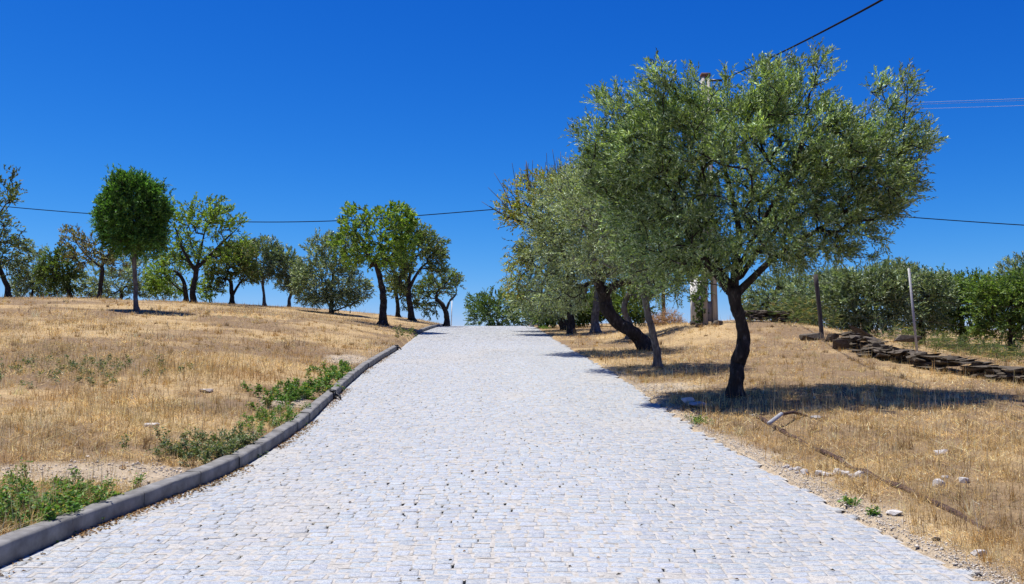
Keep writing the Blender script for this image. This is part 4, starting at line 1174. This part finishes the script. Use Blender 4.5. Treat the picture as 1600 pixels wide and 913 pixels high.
weed(640, 521, .4, 1.5, .25, 700, 'small green weeds behind the start of the far kerb', 411, 'dull', leaf=(.08, .035), stems=30)

GR = 'green plants on the right bank'
weed(1515, 556, 1.0, 1.6, .55, 2600, 'tall pale green grass behind the tumbled wall at right', 412, 'dull', leaf=(.22, .012), stems=120, upright=2.2, clip=False, group=GR, name='grass_tuft')
weed(848, 514, .12, 1.6, .2, 500, 'small bright green weeds at the right road edge near the skyline', 413, 'fresh', leaf=(.09, .03), stems=30, clip=False, group=GR)
weed(1090, 662, .10, .25, .10, 260, 'low green weeds at the road edge below the kinked trunk', 414, 'fresh', stems=14, clip=False, group=GR)
weed(1316, 790, .03, .05, .06, 90, 'tiny green sprout on the gravel verge, upper of two', 415, 'fresh', stems=6, clip=False, group=GR)
weed(1366, 806, .03, .05, .05, 70, 'tiny green sprout on the gravel verge, lower of two', 416, 'fresh', stems=5, clip=False, group=GR)
weed(1240, 500, .7, 1.2, .9, 1500, 'tall yellow green stems beside the dark wooden post', 417, 'dull', leaf=(.24, .02), stems=70, upright=2.5, clip=False, group=GR, name='grass_tuft')

# ------------------------------------------------------------------ gravel, leaf litter
def pebbles(name, x, y, z, r, cols, label, rng):
    n = len(x)
    o6 = np.array([[1, 0, 0], [-1, 0, 0], [0, 1, 0], [0, -1, 0], [0, 0, 1], [0, 0, -1]], float)
    V = o6[None] * rng.uniform(.6, 1.2, (n, 6, 1)) + rng.normal(0, .18, (n, 6, 3))
    V = V * (r[:, None, None] * np.array([1, 1, .7])) + np.stack([x, y, z], 1)[:, None]
    f = np.array([[0, 2, 4], [2, 1, 4], [1, 3, 4], [3, 0, 4], [2, 0, 5], [1, 2, 5], [3, 1, 5], [0, 3, 5]])
    T = (f[None] + (np.arange(n) * 6)[:, None, None]).reshape(-1, 3)
    return tag(np_mesh(name, V.reshape(-1, 3), T, M['gravel'], col=np.repeat(cols, 6, 0)), label, 'gravel', kind='stuff')
def build_gravel():
    rng = np.random.default_rng(31)
    y = 4.2 * (24 / 4.2) ** rng.random(9000)
    dr = np.abs(rng.normal(0, .17, 9000)) - .03
    x = XR(y) + dr
    r = rng.gamma(2.0, .0019, 9000) + .002
    c = np.array([.52, .47, .39]) * rng.normal(1, .18, (9000, 1))
    pebbles('gravel', x, y, np.where(dr > 0, H(x, y), road_z(x, y)) + r * .3, r, np.clip(c, .05, .8), 'pale gravel spilled along the right road edge', rng)
    xs, ys = [], []
    for (px, py, wx, wy, n) in ((540, 562, .35, 1.0, 1500), (452, 628, .2, .45, 900), (110, 742, .8, .2, 600), (250, 735, .5, .15, 400), (1030, 607, .5, .5, 1500), (600, 545, .5, 1.6, 1200)):
        g = ground_at(px, py)
        xs.append(g[0] + rng.normal(0, wx, n)); ys.append(g[1] + rng.normal(0, wy, n))
    x = np.concatenate(xs); y = np.concatenate(ys)
    ok = (x < XL(y) - KW - .01) | (x > XR(y)); x, y = x[ok], y[ok]; n = len(x)
    r = rng.gamma(2.0, .0028, n) + .0025
    c = np.array([.50, .44, .36]) * rng.normal(1, .2, (n, 1))
    pebbles('gravel', x, y, H(x, y) + r * .3, r, np.clip(c, .05, .8), 'patches of pale grit in worn spots behind the kerb', rng)
build_gravel()

def build_litter():
    rng = np.random.default_rng(32)
    # drifts against the kerb
    n = 3000
    y = 5.0 * (30 / 5.0) ** rng.random(n)
    dens = fbm(y * 1.1, y * 0, 61, 3); keep = rng.random(n) < sstep(.42, .62, dens); y = y[keep]
    x = XL(y) + .015 + np.abs(rng.normal(0, .07, len(y)))
    # a sprinkle over the setts
    m = 420
    y2 = 5.0 * (60 / 5.0) ** rng.random(m); t = rng.random(m); x2 = XL(y2) * (1 - t) + XR(y2) * t
    # under the big olive's edge
    g = ground_at(1085, 648); k = 900
    x3 = g[0] + rng.normal(0, .45, k); y3 = g[1] + rng.normal(0, 1.1, k)
    ok = x3 > XR(y3) + .01; x3, y3 = x3[ok], y3[ok]
    X = np.concatenate([x, x2, x3]); Y = np.concatenate([y, y2, y3])
    Z = np.where((X > XL(Y)) & (X < XR(Y)), road_z(X, Y) + .006, H(X, Y) + .012)
    N = len(X)
    D = unit(np.stack([rng.normal(0, 1, N), rng.normal(0, 1, N), rng.normal(.05, .2, N)], 1))
    pal = [(3, (.22, .12, .05)), (3, (.30, .19, .09)), (2, (.12, .07, .04)), (1, (.42, .30, .15))]
    C = pick_cols(pal, N, rng)
    dark = np.zeros(N, bool); dark[len(x):len(x) + m] = rng.random(m) < .6; C[dark] = np.array([.06, .05, .035])
    L = .032
    V, T, Cc = leaf_cards(np.stack([X, Y, Z], 1), D, L, .015, rng, C, up=2.5, fold=.2)
    tag(np_mesh('leaf_litter', V, T, M['litter'], col=Cc), 'brown fallen leaves along the kerb and scattered over the setts', 'leaves', kind='stuff')
build_litter()

# ------------------------------------------------------------------ dry grass
def build_grass():
    rng = np.random.default_rng(33)
    def field(n, lo, hi, side):
        d = lo * (hi / lo) ** rng.random(n)
        u = rng.uniform(-200, 1800, n)
        wide = rng.random(n) < .16
        u = np.where(wide, np.where(rng.random(n) < .5, rng.uniform(-1100, -200, n), rng.uniform(1800, 2700, n)), u)
        x = (u - PCX) / F_PX * d; y = d
        dl = XL(y) - KW - x; dr = x - XR(y)
        ok = (dl > .02) if side == 'l' else (dr > .03)
        return x[ok], y[ok], (dl if side == 'l' else dr)[ok]
    out = []
    for side, n in (('l', 760000), ('r', 720000)):
        x, y, e = field(n, 4.2, 75, side)
        b = bare(x, y)
        clump = fbm(x * 2.2, y * 2.2, 51, 3); patch = fbm(x * .35, y * .3, 52, 3)
        keep = rng.random(len(x)) < (1 - .93 * b) * np.clip(.30 + 1.5 * sstep(.35, .65, clump), 0, 1)
        if side == 'l':
            # mown thin area lower left, fuller and taller towards the kerb and hilltop
            thin = np.maximum(sstep(2.5, 5.0, e) * sstep(20, 9, y), sstep(.5, .66, fbm(x * .28, y * .2, 63, 3)))
            keep &= rng.random(len(x)) > .7 * thin
        x, y, e, clump, patch = x[keep], y[keep], e[keep], clump[keep], patch[keep]
        n = len(x)
        lying = rng.random(n) < (.66 if side == 'l' else .66)
        hgt = rng.gamma(5, .018, n) * (.65 + 1.1 * sstep(.4, .68, patch)) * (.95 if side == 'l' else .75)
        if side == 'l':
            g = ground_at(385, 575)
            tall = np.exp(-((x - g[0]) / 1.6) ** 2 - ((y - g[1]) / 5.0) ** 2)
            hgt *= 1 + 1.0 * tall
        stalk = rng.random(n) < (.010 if side == 'l' else .014)
        hgt = np.where(stalk, rng.uniform(.22, .42, n), np.clip(hgt, .03, .26))
        w = np.clip(.0022 + .00042 * y, 0, .016) * rng.uniform(.7, 1.4, n)
        w = np.where(stalk, w * .8, w)
        az = rng.uniform(0, 2 * np.pi, n)
        lean = np.where(lying, rng.uniform(2.0, 5.0, n), np.abs(rng.normal(.25, .3, n)))
        lean = np.where(stalk, rng.uniform(0, .15, n), lean)
        D = unit(np.stack([np.cos(az) * lean, np.sin(az) * lean, np.ones(n)], 1))
        base = np.stack([x, y, H(x, y) - .006], 1)
        base[lying, 2] += rng.uniform(.005, .05, lying.sum())
        fa = rng.uniform(0, np.pi, n)                       # blade facing
        S = np.stack([np.cos(fa), np.sin(fa) * .6, np.zeros(n)], 1)
        tip = base + D * hgt[:, None]
        V = np.stack([base - S * w[:, None] / 2, base + S * w[:, None] / 2, tip], 1)
        pal = [(4, (.70, .50, .215)), (3, (.80, .61, .30)), (1.8, (.54, .34, .12)), (1.4, (.27, .175, .08)), (1.6, (.84, .71, .45))]
        C = pick_cols(pal, n, rng, .26)
        tone = (.58 + .86 * fbm(x * .5, y * .4, 53, 3)) * (.55 + .9 * fbm(x * 3.1, y * 2.5, 59, 2)) * (1.0 if side == 'l' else 1.2)
        rust = sstep(.55, .72, fbm(x * .6 + 7, y * .45, 54, 3))[:, None]
        C = C * tone[:, None]
        C = C * (1 - .5 * rust) + np.array([.52, .29, .10]) * .5 * rust
        if side == 'l':
            grn = sstep(.60, .74, fbm(x * .5, y * .35, 58, 3))[:, None] * (y[:, None] < 26)
            C = C * (1 - .35 * grn) + np.array([.20, .20, .09]) * .35 * grn
        # coarse tussocks standing out of the mat
        nt_ = 2600 if side == 'l' else 2400
        tx, ty, te = field(nt_ * 2, 4.6, 40, side)
        k = (rng.random(len(tx)) > .9 * bare(tx, ty)) & (te > .12); tx, ty = tx[k], ty[k]
        nb = 26; th = np.repeat(rng.gamma(6, .017, len(tx)), nb) * rng.uniform(.5, 1.25, len(tx) * nb)
        sp_ = np.repeat(rng.uniform(.02, .07, len(tx)), nb)
        bx = np.repeat(tx, nb) + rng.normal(0, 1, len(th)) * sp_; by = np.repeat(ty, nb) + rng.normal(0, 1, len(th)) * sp_
        ok = (bx < XL(by) - KW - .01) | (bx > XR(by) + .01); bx, by, th = bx[ok], by[ok], th[ok]
        tcol = np.repeat(pick_cols(pal, len(tx), rng, .1), nb, 0)[ok] * rng.normal(1, .16, (len(bx), 1))
        ta = rng.uniform(0, 2 * np.pi, len(bx)); tl = np.abs(rng.normal(.45, .35, len(bx)))
        TD = unit(np.stack([np.cos(ta) * tl, np.sin(ta) * tl, np.ones(len(bx))], 1))
        tw = np.clip(.0026 + .00045 * by, 0, .016)[:, None] / 2
        fb = rng.uniform(0, np.pi, len(bx)); TS = np.stack([np.cos(fb), np.sin(fb) * .6, np.zeros(len(bx))], 1)
        tb = np.stack([bx, by, H(bx, by) - .005], 1)
        V = np.concatenate([V, np.stack([tb - TS * tw, tb + TS * tw, tb + TD * th[:, None]], 1)])
        C = np.concatenate([C, np.clip(tcol, .02, .9)]); n = len(V)
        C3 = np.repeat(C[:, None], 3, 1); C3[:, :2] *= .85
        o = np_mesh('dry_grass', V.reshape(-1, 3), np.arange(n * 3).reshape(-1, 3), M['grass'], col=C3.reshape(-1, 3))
        tag(o, 'short straw coloured dry grass over the ' + ('left hillside' if side == 'l' else 'right bank under the olives'), 'grass', kind='stuff')
build_grass()
